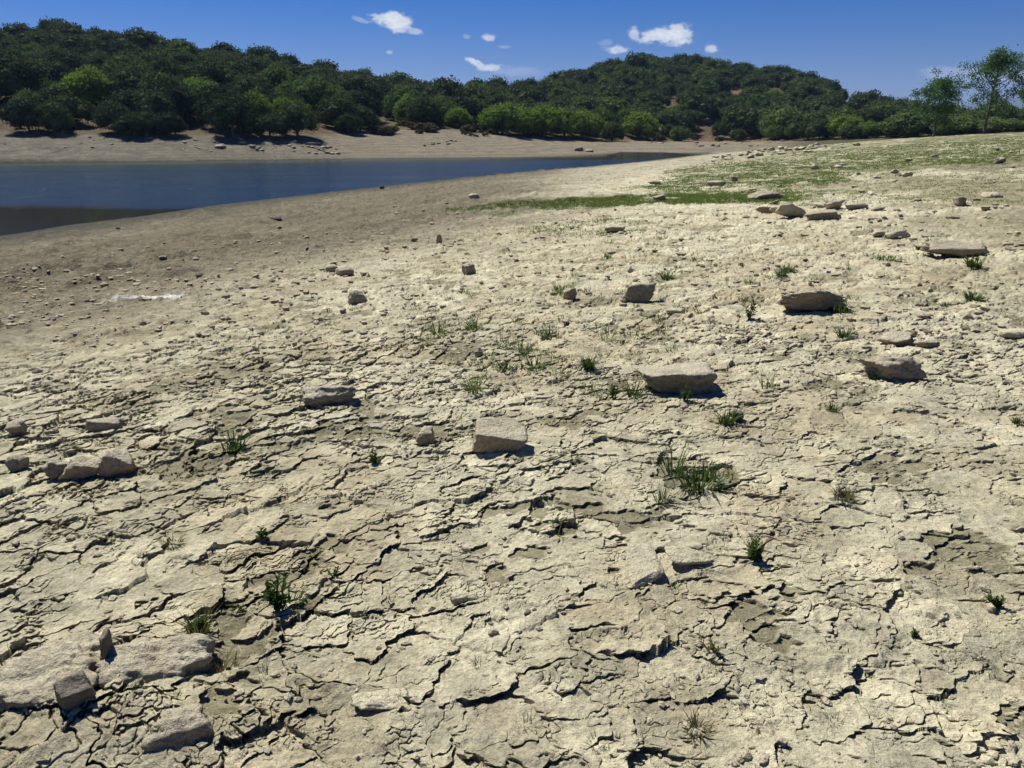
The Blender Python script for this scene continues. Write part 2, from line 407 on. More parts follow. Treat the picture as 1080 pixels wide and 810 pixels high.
# ------------------------------------------------------------------ water
def water():
    x0, y0 = LAKE.min(0) - 3; x1, y1 = LAKE.max(0) + 3
    # grid only where there is lake below
    gx = np.arange(x0, x1, 3.0); gy = np.arange(y0, y1, 1.5)
    X, Y = np.meshgrid(gx, gy, indexing='ij'); nx, ny = X.shape
    h = macro(X.ravel(), Y.ravel())[0].reshape(nx, ny)
    q = []
    for i in range(nx - 1):
        for j in range(ny - 1):
            if min(h[i, j], h[i + 1, j], h[i, j + 1], h[i + 1, j + 1]) < WZ + .005: q.append((i * ny + j, (i + 1) * ny + j, (i + 1) * ny + j + 1, i * ny + j + 1))
    q = np.array(q); used = np.unique(q); mp = np.full(nx * ny, -1, int); mp[used] = np.arange(len(used))
    V = np.stack([X.ravel(), Y.ravel(), np.full(nx * ny, WZ)], 1)[used]
    m, nt, b = mat('lake_water')
    m_, n0, df = None, None, None
    dn = seg_d(V[:, 0].astype(F), V[:, 1].astype(F), NEAR); dfar = seg_d(V[:, 0].astype(F), V[:, 1].astype(F), FAR)
    wind = sstep(31.0, 36.5, V[:, 1] + 1.2 * fbm(V[:, 0] / 5, V[:, 1] / 2, 44, 2)) * (.03 + .97 * sstep(2, 26, dfar))
    me = mesh_np('water', V, mp[q], m)
    a = me.attributes.new('wind', 'FLOAT', 'POINT'); a.data.foreach_set('value', wind.astype(F))
    at_ = nt.nodes.new('ShaderNodeAttribute'); at_.attribute_name = 'wind'
    g = nt.nodes.new('ShaderNodeNewGeometry')
    mp_ = nt.nodes.new('ShaderNodeMapping'); mp_.inputs['Scale'].default_value = (1.0, 1.7, 1); mp_.inputs['Rotation'].default_value = (0, 0, .3)
    nt.links.new(g.outputs['Position'], mp_.inputs['Vector'])
    n1 = noise(nt, 2.2, 4, .62, mp_.outputs[0])
    m2 = nt.nodes.new('ShaderNodeMapping'); m2.inputs['Scale'].default_value = (.05, .32, 1); nt.links.new(g.outputs['Position'], m2.inputs['Vector']); n2 = noise(nt, 1.0, 4, .65, m2.outputs[0])
    w = nt.nodes.new('ShaderNodeMath'); w.operation = 'MULTIPLY'; nt.links.new(at_.outputs['Fac'], w.inputs[0]); nt.links.new(mapr(nt, n2.outputs[0], .35, .65, .35, 1.25), w.inputs[1])
    s = mapr(nt, w.outputs[0], 0, 1, .015, 1)
    bn = nt.nodes.new('ShaderNodeBump'); bn.inputs['Distance'].default_value = .085; nt.links.new(s, bn.inputs['Strength']); nt.links.new(n1.outputs[0], bn.inputs['Height'])
    gl = nt.nodes.new('ShaderNodeBsdfGlossy'); gl.inputs['Roughness'].default_value = .09; gl.inputs['Color'].default_value = (.66, .83, 1, 1); nt.links.new(bn.outputs[0], gl.inputs['Normal'])
    df_ = nt.nodes.new('ShaderNodeBsdfDiffuse'); df_.inputs['Color'].default_value = (.010, .016, .010, 1)
    nt.links.new(mix(nt, mapr(nt, at_.outputs['Fac'], 0, .6, 0, 1), (.030, .022, .008), (.008, .016, .014)), df_.inputs['Color'])
    fn = nt.nodes.new('ShaderNodeFresnel'); fn.inputs['IOR'].default_value = 1.33; nt.links.new(bn.outputs[0], fn.inputs['Normal'])
    mn = nt.nodes.new('ShaderNodeMath'); mn.operation = 'MINIMUM'; nt.links.new(fn.outputs[0], mn.inputs[0]); mn.inputs[1].default_value = .62
    ms = nt.nodes.new('ShaderNodeMixShader'); nt.links.new(mn.outputs[0], ms.inputs[0]); nt.links.new(df_.outputs[0], ms.inputs[1]); nt.links.new(gl.outputs[0], ms.inputs[2]); nt.links.new(ms.outputs[0], nt.nodes['Material Output'].inputs['Surface'])
    tag(link('water', me), kind='structure')
water()

# ------------------------------------------------------------------ rocks
def ico(sub):
    import bmesh
    bm = bmesh.new(); bmesh.ops.create_icosphere(bm, subdivisions=sub, radius=1)
    V = np.array([v.co[:] for v in bm.verts]); Fc = np.array([[v.index for v in f.verts] for f in bm.faces]); bm.free(); return V, Fc
ICO = {k: ico(k) for k in (1, 2, 3, 4, 5)}
def n3(V, s, seed):
    a = vnoise(V[:, 0] * s + seed, V[:, 1] * s, seed); b = vnoise(V[:, 1] * s + 3, V[:, 2] * s + seed, seed + 5); c = vnoise(V[:, 2] * s + 9, V[:, 0] * s, seed + 9)
    return (a + b + c) / 1.8
def rock_arr(seed, sub=4, planes=9, box=.75, rough=.05, flat=1.0):
    rg = np.random.RandomState(seed); U, Fc = ICO[sub]
    ns = []; ds = []
    for ax in range(3):
        for sg in (-1, 1):
            n = np.zeros(3); n[ax] = sg; n += rg.normal(0, .26, 3); n /= np.linalg.norm(n); ns.append(n); ds.append(box * rg.uniform(.88, 1.08))
    for _ in range(planes + 3):
        n = rg.normal(0, 1, 3); n /= np.linalg.norm(n); ns.append(n); ds.append(rg.uniform(.80, 1.02))
    ns = np.array(ns); ds = np.array(ds)
    dt = U @ ns.T; rr = np.where(dt > .05, ds / np.maximum(dt, .05), 9).min(1); rr = np.minimum(rr, 1.25)
    V = U * rr[:, None]
    rough = rough * 1.35; d = rough * 2.2 * n3(V, 1.5, seed % 97 + 1) + rough * 1.1 * n3(V, 3.6, seed % 89 + 2) + rough * .55 * (np.abs(n3(V, 7, seed % 71 + 4)) * -2 + .5) + rough * .35 * n3(V, 14, seed % 83 + 3)
    V = V * (1 + d)[:, None]
    mn, mx = V.min(0), V.max(0); V = (V - (mn + mx) / 2) / ((mx - mn) / 2)
    V[:, 2] = (V[:, 2] + 1) / 2
    return V, Fc       # x,y in -1..1, z in 0..1
def rock_mat(name, top, side, speck=.3, dust=.6):
    m, nt, b = mat(name)
    g = nt.nodes.new('ShaderNodeNewGeometry'); tc = nt.nodes.new('ShaderNodeTexCoord'); O = tc.outputs['Object']
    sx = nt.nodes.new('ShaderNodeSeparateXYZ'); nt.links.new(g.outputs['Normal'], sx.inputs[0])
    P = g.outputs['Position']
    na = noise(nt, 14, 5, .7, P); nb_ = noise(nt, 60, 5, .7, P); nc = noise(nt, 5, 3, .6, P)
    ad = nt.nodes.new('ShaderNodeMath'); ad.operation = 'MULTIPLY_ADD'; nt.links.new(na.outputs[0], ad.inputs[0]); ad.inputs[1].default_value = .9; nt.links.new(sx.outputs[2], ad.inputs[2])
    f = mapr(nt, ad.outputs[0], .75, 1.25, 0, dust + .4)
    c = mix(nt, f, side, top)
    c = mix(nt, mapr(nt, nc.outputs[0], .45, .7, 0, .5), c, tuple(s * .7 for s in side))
    c = mul(nt, c, mapr(nt, nb_.outputs[0], .3, .7, 1 - speck, 1 + speck * .7))
    nt.links.new(c, b.inputs['Base Color']); b.inputs['Roughness'].default_value = .92; b.inputs['Specular IOR Level'].default_value = .2
    nn = bump(nt, na.outputs[0], .04, 1); nn = bump(nt, nb_.outputs[0], .010, 1, nn); nt.links.new(nn, b.inputs['Normal'])
    return m
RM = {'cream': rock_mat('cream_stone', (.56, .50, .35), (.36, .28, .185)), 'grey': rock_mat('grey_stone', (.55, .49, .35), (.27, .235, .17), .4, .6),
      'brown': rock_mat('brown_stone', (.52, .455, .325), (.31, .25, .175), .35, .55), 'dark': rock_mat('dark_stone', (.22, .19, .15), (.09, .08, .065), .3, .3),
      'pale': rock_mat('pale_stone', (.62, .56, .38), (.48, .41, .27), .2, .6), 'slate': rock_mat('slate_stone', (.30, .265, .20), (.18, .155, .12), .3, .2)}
def rock(px, py, w, h, label, m='cream', dr=.6, seed=1, yaw=0., pitch=0., roll=0., name='rock', cat='rock', planes=7, box=.78, rough=.05, sink=.18, sub=4, group=None):
    """px,py: where its front foot meets the ground; w,h real width and height in photo pixels"""
    x, y = at(px, py); dist = math.hypot(math.hypot(x, y), CAMZ) ; s = dist / FPX * math.cos(abs(PITCH - math.atan2(CAMZ, y)) * .6)
    W = w * s; H = h * s; D = W * dr
    V, Fc = rock_arr(seed, sub, planes, box, rough)
    hs_ = 1 + max(sink, 0); V = V * np.array([W / 2, D / 2, H * hs_])
    V[:, 2] -= H * .5 * hs_
    cz, sz = math.cos(pitch), math.sin(pitch); V = V @ np.array([[1, 0, 0], [0, cz, sz], [0, -sz, cz]])
    cz, sz = math.cos(roll), math.sin(roll); V = V @ np.array([[cz, 0, sz], [0, 1, 0], [-sz, 0, cz]])
    cz, sz = math.cos(yaw), math.sin(yaw); V = V @ np.array([[cz, sz, 0], [-sz, cz, 0], [0, 0, 1]])
    V[:, 2] -= V[:, 2].min()
    k = 1 + D * .5 / max(y, .1)
    X, Y = x * k, y * k
    # rest on the lowest of a few ground samples
    zs = gzs([X, X - W * .3, X + W * .3, X, X], [Y, Y, Y, Y - D * .35, Y + D * .35])
    o = link(name, mesh_np(name, V, Fc, RM[m]), None, (X, Y, (float(np.mean(zs)) if sink > 0 else float(np.max(zs)) + .004) - sink * H))
    tag(o, label, cat, group); return o

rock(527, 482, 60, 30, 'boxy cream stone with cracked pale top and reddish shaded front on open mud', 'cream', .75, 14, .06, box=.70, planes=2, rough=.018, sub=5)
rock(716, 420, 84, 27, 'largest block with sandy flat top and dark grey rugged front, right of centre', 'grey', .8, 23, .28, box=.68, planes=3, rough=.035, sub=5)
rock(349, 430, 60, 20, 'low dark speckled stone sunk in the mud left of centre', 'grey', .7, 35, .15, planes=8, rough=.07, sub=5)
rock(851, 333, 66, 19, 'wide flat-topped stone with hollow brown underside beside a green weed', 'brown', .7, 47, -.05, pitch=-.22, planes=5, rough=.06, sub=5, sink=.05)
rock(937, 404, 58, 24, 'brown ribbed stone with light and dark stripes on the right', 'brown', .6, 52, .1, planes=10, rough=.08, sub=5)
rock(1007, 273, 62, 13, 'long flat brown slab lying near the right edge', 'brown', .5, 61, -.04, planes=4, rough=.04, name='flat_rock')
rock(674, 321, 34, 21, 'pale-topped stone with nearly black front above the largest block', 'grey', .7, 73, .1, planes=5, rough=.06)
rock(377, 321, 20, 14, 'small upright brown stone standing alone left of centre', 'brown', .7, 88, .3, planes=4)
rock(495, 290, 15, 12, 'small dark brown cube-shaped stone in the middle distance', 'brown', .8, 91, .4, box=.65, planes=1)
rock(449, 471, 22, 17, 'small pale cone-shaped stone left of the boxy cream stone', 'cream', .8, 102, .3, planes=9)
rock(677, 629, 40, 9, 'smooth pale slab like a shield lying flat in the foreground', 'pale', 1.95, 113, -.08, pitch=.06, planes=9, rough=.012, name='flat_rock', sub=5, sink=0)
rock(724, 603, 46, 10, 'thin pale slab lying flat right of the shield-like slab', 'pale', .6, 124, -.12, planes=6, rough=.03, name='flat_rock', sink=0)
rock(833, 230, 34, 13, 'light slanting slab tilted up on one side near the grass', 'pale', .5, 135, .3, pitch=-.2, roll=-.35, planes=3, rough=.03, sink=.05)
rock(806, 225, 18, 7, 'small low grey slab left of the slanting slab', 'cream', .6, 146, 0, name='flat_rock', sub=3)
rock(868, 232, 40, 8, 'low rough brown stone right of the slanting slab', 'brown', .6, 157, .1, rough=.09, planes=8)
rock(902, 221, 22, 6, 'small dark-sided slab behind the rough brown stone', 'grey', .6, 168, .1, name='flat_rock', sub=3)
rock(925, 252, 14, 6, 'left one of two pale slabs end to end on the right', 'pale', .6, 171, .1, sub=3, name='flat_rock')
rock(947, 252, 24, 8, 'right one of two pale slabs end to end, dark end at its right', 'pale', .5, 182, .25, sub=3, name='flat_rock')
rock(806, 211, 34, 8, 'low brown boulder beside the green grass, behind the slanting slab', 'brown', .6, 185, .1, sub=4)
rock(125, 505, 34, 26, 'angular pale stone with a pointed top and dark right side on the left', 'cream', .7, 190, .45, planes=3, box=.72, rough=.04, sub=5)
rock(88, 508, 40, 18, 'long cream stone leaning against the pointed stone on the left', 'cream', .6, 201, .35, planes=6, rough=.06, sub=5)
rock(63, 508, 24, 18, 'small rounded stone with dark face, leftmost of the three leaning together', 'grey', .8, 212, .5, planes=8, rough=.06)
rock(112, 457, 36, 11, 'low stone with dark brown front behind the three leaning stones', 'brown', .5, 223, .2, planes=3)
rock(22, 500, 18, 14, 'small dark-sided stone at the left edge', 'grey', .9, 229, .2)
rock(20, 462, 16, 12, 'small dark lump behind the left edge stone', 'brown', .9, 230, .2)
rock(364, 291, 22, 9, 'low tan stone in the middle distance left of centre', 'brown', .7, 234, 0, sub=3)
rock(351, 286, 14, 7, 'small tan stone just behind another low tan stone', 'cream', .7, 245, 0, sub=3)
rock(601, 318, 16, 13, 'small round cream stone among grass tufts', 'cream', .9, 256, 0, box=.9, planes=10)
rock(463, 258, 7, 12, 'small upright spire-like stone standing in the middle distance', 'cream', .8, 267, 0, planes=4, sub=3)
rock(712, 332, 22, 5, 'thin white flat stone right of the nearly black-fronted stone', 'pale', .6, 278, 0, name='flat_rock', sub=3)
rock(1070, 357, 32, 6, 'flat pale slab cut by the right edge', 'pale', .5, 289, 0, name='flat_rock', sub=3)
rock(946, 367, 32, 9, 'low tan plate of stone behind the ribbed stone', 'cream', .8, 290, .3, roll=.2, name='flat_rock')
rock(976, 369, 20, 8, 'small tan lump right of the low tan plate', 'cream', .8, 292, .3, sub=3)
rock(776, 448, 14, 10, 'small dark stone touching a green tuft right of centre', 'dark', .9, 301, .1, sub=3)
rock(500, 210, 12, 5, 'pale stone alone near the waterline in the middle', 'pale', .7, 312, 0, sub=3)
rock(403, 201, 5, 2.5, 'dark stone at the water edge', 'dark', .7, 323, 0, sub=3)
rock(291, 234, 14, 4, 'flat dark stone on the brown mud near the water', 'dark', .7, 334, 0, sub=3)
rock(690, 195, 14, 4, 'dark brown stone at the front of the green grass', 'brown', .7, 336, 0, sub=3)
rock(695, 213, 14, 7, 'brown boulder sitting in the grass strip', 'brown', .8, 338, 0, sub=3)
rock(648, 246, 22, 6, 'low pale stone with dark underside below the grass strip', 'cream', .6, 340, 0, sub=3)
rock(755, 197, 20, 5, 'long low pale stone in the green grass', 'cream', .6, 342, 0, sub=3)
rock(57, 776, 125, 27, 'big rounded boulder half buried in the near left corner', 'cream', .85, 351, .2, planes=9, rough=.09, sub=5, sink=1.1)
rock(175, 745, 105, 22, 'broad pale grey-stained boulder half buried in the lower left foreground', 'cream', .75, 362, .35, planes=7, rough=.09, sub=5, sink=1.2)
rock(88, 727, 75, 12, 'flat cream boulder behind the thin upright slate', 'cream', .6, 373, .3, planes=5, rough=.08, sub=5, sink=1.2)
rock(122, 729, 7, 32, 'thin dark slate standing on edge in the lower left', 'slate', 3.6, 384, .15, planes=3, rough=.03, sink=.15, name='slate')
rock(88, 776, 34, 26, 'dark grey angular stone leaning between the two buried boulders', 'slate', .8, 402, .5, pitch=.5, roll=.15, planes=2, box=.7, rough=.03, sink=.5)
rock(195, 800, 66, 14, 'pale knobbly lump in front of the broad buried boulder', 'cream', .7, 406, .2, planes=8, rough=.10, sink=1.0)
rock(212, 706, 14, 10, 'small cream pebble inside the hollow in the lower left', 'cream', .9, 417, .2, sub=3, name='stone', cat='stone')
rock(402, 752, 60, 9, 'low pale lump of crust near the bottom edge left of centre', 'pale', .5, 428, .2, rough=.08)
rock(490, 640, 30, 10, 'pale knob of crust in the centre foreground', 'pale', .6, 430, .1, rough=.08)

random.seed(5); rs = np.random.RandomState(5)
def poly_pts(P, n, rs):
    P = np.array(P, float); lo, hi = P.min(0), P.max(0); out = []
    while len(out) < n:
        q = lo + rs.rand(200, 2) * (hi - lo); q = q[inside(q[:, 0], q[:, 1], P)]; out += list(q)
    return np.array(out[:n])
VARI = {}
def variants(key, m, n, sub, **k):
    VARI[key] = []
    for i in range(n):
        V, Fc = rock_arr(1000 + hash(key) % 7 * 0 + i * 13 + len(key), sub, **k)
        VARI[key].append(mesh_np('stone', V, Fc, RM[m]))
for key, m in (('st_cream', 'cream'), ('st_brown', 'brown'), ('st_pale', 'pale'), ('st_dark', 'dark')): variants(key, m, 4, 3, planes=8, rough=.07)
def scatter_stones(poly, n, keys, wmin, wmax, label, group, hr=(.3, .6), name='stone', dim_m=False):
    pts = poly_pts(poly, n, rs); xy = np.array([at(a, b) for a, b in pts]); z = gzs(xy[:, 0], xy[:, 1])
    _, dn, df, ins, *_ = macro(xy[:, 0], xy[:, 1])
    for i in range(n):
        if ins[i] or dn[i] < .4: continue
        x, y = xy[i]; dist = math.hypot(x, y)
        w = wmin + (wmax - wmin) * rs.rand() ** 2.2
        W = w if dim_m else w * dist / FPX
        o = link(name, random.choice(VARI[random.choice(keys)]), None, (x, y, z[i] - W * .06))
        o.scale = (W / 2, W / 2 * rs.uniform(.6, .95), W * rs.uniform(*hr)); o.rotation_euler = (rs.normal(0, .15), rs.normal(0, .15), rs.uniform(0, 6.28))
        tag(o, label, 'stone', group)
scatter_stones([(15, 800), (15, 430), (400, 380), (700, 380), (1080, 420), (1080, 800)], 28, ['st_cream', 'st_cream', 'st_brown'], .015, .05, 'small stone lying on the cracked mud of the foreground', 'small stones on the foreground mud', dim_m=True)
scatter_stones([(15, 430), (15, 300), (400, 225), (760, 225), (1080, 250), (1080, 420), (400, 380)], 60, ['st_cream', 'st_cream', 'st_brown'], .03, .10, 'small stone lying on the mud of the middle distance', 'small stones on the middle mud', dim_m=True)
scatter_stones([(15, 255), (15, 300), (400, 240), (700, 190), (720, 176), (540, 190), (350, 208), (200, 228)], 55, ['st_brown', 'st_brown', 'st_cream'], .04, .15, 'small stone on the brown mud close to the water', 'stones on the brown mud by the water', dim_m=True)
scatter_stones([(745, 168), (800, 158), (900, 151), (905, 156), (800, 166), (745, 172)], 75, ['st_pale', 'st_pale', 'st_cream'], .25, .75, 'pale stone in the line of rubble along the crest', 'pale rubble along the crest of the rise', dim_m=True)
scatter_stones([(700, 190), (760, 172), (900, 155), (1080, 150), (1080, 240), (900, 235), (760, 220)], 66, ['st_pale', 'st_cream', 'st_brown'], .10, .45, 'stone scattered on the grassy rise at the right', 'stones on the grassy rise', dim_m=True)

# far bank boulders
def far_rocks(items, key, label, group=None):
    for k, (px, r, W) in enumerate(items):
        x, y = far_pt(px, r); z = gz(x, y)
        o = link('boulder', VARI[key][k % 4], None, (x, y, z - .1 * W)); o.scale = (W / 2, W * .4, W * .42); o.rotation_euler = (0, 0, k * 1.3)
        tag(o, label if isinstance(label, str) else label[k], 'boulder', group)
far_rocks([(230, 90, 1.3), (254, 92, 1.0), (264, 91, .9)], 'st_brown', ['largest grey boulder on the far beach, left of two others', 'low boulder behind on the far beach under the trees', 'wide grey boulder lowest on the far beach'])
far_rocks([(622, 112, 1.3), (611, 116, 1.7)], 'st_brown', ['small dark rock alone on the far sandy spit', 'low reddish rock on the far sandy spit'])
fr = [(rs.uniform(300, 360), rs.uniform(91, 97), rs.uniform(.3, .8)) for _ in range(26)] + [(rs.uniform(445, 480), rs.uniform(102, 110), rs.uniform(.3, .8)) for _ in range(10)] + [(rs.uniform(150, 300), rs.uniform(88, 96), rs.uniform(.2, .6)) for _ in range(36)] + [(rs.uniform(0, 120), rs.uniform(86, 94), rs.uniform(.2, .4)) for _ in range(20)]
far_rocks(fr, 'st_brown', 'small rock lying on the stony far beach', 'rocks on the far beach')
fr = [(rs.uniform(560, 830), rs.uniform(136, 158), rs.uniform(.5, 1.1)) for _ in range(24)]
far_rocks(fr, 'st_cream', 'stone on the sand at the foot of the far right hill', 'stones at the foot of the right hill')

# crumbs of dried mud: nobody could count them
def crumbs():
    U, Fc = ICO[1]; rg = np.random.RandomState(9)
    P1 = poly_pts([(-60, 900), (-60, 420), (400, 330), (1140, 330), (1140, 900)], 3800, rg)
    P2 = poly_pts([(-60, 420), (-60, 290), (400, 225), (1140, 215), (1140, 420)], 7000, rg)
    P = np.vstack([P1, P2]); xy = []
    d = [ray(a, b) for a, b in P]
    for q in d:
        t = (-CAMZ) / q[2]; xy.append((q[0] * t, q[1] * t))
    xy = np.array(xy); 
    for _ in range(3):
        h = macro(xy[:, 0], xy[:, 1])[0]; t = (h - CAMZ) / np.array([q[2] for q in d]); xy = np.array([(q[0] * a, q[1] * a) for q, a in zip(d, t)])
    z = gzs(xy[:, 0], xy[:, 1]); keep = fbm(xy[:, 0].astype(F) / .6, xy[:, 1].astype(F) / .6, 77, 2) + rg.rand(len(xy)) * .6 > .15
    xy = xy[keep]; z = z[keep]; n = len(xy); r = np.hypot(xy[:, 0], xy[:, 1])
    s = (.0035 + .011 * rg.rand(n) ** 3) * np.clip(r / 3.0, 1, 4)
    V = np.repeat(U[None], n, 0) * (1 + rg.normal(0, .22, (n, len(U), 1)))
    V = V * s[:, None, None] * np.stack([rg.uniform(.8, 1.7, n), rg.uniform(.7, 1.2, n), rg.uniform(.35, .8, n)], 1)[:, None]
    a = rg.rand(n) * 6.28; c, s_ = np.cos(a)[:, None], np.sin(a)[:, None]
    X = V[..., 0] * c - V[..., 1] * s_ + xy[:, :1]; Y = V[..., 0] * s_ + V[..., 1] * c + xy[:, 1:]; Z = V[..., 2] + (z + s * .2)[:, None]
    VV = np.stack([X, Y, Z], -1).reshape(-1, 3); FF = (Fc[None] + (np.arange(n) * len(U))[:, None, None]).reshape(-1, 3)
    tag(link('mud_crumbs', mesh_np('mud_crumbs', VV, FF, RM['cream'], False)), 'crumbs of dried mud strewn over the cracked ground', 'mud crumbs', kind='stuff')
crumbs()

# ------------------------------------------------------------------ plants
def leaf_mat(name, a, b_, trans=.25, rough=.6, rnd=True):
    m, nt, b = mat(name)
    g = nt.nodes.new('ShaderNodeNewGeometry'); oi = nt.nodes.new('ShaderNodeObjectInfo')
    n1 = noise(nt, 3.0, 3, .6, g.outputs['Position'])
    ad = nt.nodes.new('ShaderNodeMath'); ad.operation = 'ADD'
    nt.links.new(mapr(nt, n1.outputs[0], .3, .7, -.3, .3), ad.inputs[0]); nt.links.new(oi.outputs['Random'] if rnd else g.outputs['Random Per Island'], ad.inputs[1])
    c = mix(nt, mapr(nt, ad.outputs[0], 0, 1, 0, 1), a, b_)
    c = mul(nt, c, mapr(nt, g.outputs['Random Per Island'], 0, 1, .65, 1.35))
    nt.links.new(c, b.inputs['Base Color']); b.inputs['Roughness'].default_value = .9; b.inputs['Specular IOR Level'].default_value = .03
    tr = nt.nodes.new('ShaderNodeBsdfTranslucent'); nt.links.new(c, tr.inputs['Color'])
    ms = nt.nodes.new('ShaderNodeMixShader'); ms.inputs[0].default_value = trans
    out = nt.nodes['Material Output']; nt.links.new(b.outputs[0], ms.inputs[1]); nt.links.new(tr.outputs[0], ms.inputs[2]); nt.links.new(ms.outputs[0], out.inputs['Surface'])
    return m
LM = {'oak': leaf_mat('oak_leaves', (.034, .050, .026), (.088, .116, .042), .2),
      'bright': leaf_mat('bright_leaves', (.160, .240, .040), (.120, .200, .035), .4),
      'mid': leaf_mat('mid_leaves', (.085, .140, .038), (.120, .165, .048), .3),
      'poplar': leaf_mat('poplar_leaves', (.075, .150, .050), (.10, .170, .060), .45),
      'shrub': leaf_mat('shrub_leaves', (.06, .06, .03), (.10, .085, .045), .15),
      'weed': leaf_mat('weed_leaves', (.045, .085, .022), (.080, .120, .032), .3, rnd=True),
      'grass': leaf_mat('grass_blades', (.085, .145, .030), (.150, .190, .050), .3, rnd=False),
      'dry': leaf_mat('dry_grass', (.20, .17, .085), (.12, .12, .05), .3, rnd=True)}
mb, nt, b = mat('bark'); g = nt.nodes.new('ShaderNodeNewGeometry'); nn = noise(nt, 6, 5, .6, g.outputs['Position'])
nt.links.new(mix(nt, nn.outputs[0], (.06, .05, .038), (.15, .13, .10)), b.inputs['Base Color']); b.inputs['Roughness'].default_value = .95; BARK = mb

def blades(n, spread, hmin, hmax, w, rg, lean=.6, curve=.5, segs=3):
    V = []; Fc = []
    for i in range(n):
        a = rg.uniform(0, 6.28); rr = spread * math.sqrt(rg.rand()); x, y = rr * math.cos(a), rr * math.sin(a)
        a2 = a + rg.normal(0, .7); h = rg.uniform(hmin, hmax); L = lean * rg.uniform(.2, 1.3); ww = w * rg.uniform(.6, 1.3)
        px_, py_ = -math.sin(a2), math.cos(a2); b0 = len(V)
        for s in range(segs + 1):
            t = s / segs; d = L * h * (t + curve * t * t); z = h * (t - .35 * L * t * t); k = ww * (1 - t) ** .7 if s < segs else 0.0008
            cx, cy = x + math.cos(a2) * d, y + math.sin(a2) * d
            V += [(cx - px_ * k / 2, cy - py_ * k / 2, z), (cx + px_ * k / 2, cy + py_ * k / 2, z)]
            if s: q = b0 + 2 * s; Fc.append((q - 2, q - 1, q + 1, q))
    return V, Fc
def weed_geo(h, w, rg, nstem=4, leaves=14):
    """leafy stems: narrow leaves set round each stem"""
    V = []; Fc = []
    for s in range(nstem):
        a = rg.uniform(0, 6.28); ln = rg.uniform(.0, .55) * w / h; hh = h * rg.uniform(.6, 1)
        bx, by = rg.normal(0, w * .06, 2)
        # stem
        b0 = len(V); k = .004
        V += [(bx - k, by, 0), (bx + k, by, 0), (bx + math.cos(a) * ln * hh + k * .4, by + math.sin(a) * ln * hh, hh * .95), (bx + math.cos(a) * ln * hh - k * .4, by + math.sin(a) * ln * hh, hh * .95)]; Fc.append((b0, b0 + 1, b0 + 2, b0 + 3))
        for l in range(leaves):
            t = (l + rg.rand()) / leaves; t = .12 + .88 * t
            x, y, z = bx + math.cos(a) * ln * hh * t, by + math.sin(a) * ln * hh * t, hh * .95 * t
            la = rg.uniform(0, 6.28); L = w * .34 * (1.15 - .5 * t) * rg.uniform(.6, 1.2); wd = L * .24; up = rg.uniform(.2, .9) + .5 * t
            dx, dy = math.cos(la), math.sin(la); nx, ny = -dy, dx; b0 = len(V)
            V += [(x, y, z), (x + dx * L * .5 + nx * wd, y + dy * L * .5 + ny * wd, z + up * L * .45), (x + dx * L, y + dy * L, z + up * L * .62), (x + dx * L * .5 - nx * wd, y + dy * L * .5 - ny * wd, z + up * L * .45)]
            Fc.append((b0, b0 + 1, b0 + 2, b0 + 3))
    return V, Fc
def plant(px, py, w, h, label, kind='tuft', m='weed', seed=0, dens=1.0, name=None, cat=None, group=None):
    x, y = at(px, py); s = math.hypot(math.hypot(x, y), CAMZ) / FPX; W, H = w * s, h * s; rg = np.random.RandomState(seed + int(px * 7 + py))
    if kind == 'weed': V, Fc = weed_geo(H, W, rg, max(3, int(5 * dens)), 13); nm, ct = 'leafy_weed', 'weed'
    elif kind == 'sparse': V, Fc = blades(int(16 * dens), W * .22, H * .4, H * 1.05, .0035 + .0006 * s * FPX, rg, .5, .4); nm, ct = 'grass_tuft', 'grass tuft'
    else: V, Fc = blades(int(70 * dens), W * .30, H * .35, H, .0035 + .0010 * s * FPX, rg, .7, .6); nm, ct = 'grass_tuft', 'grass tuft'
    o = link(name or nm, mesh_np(nm, V, Fc, LM[m], False), None, (x, y, gz(x, y) - .006)); tag(o, label, cat or ct, group); return o
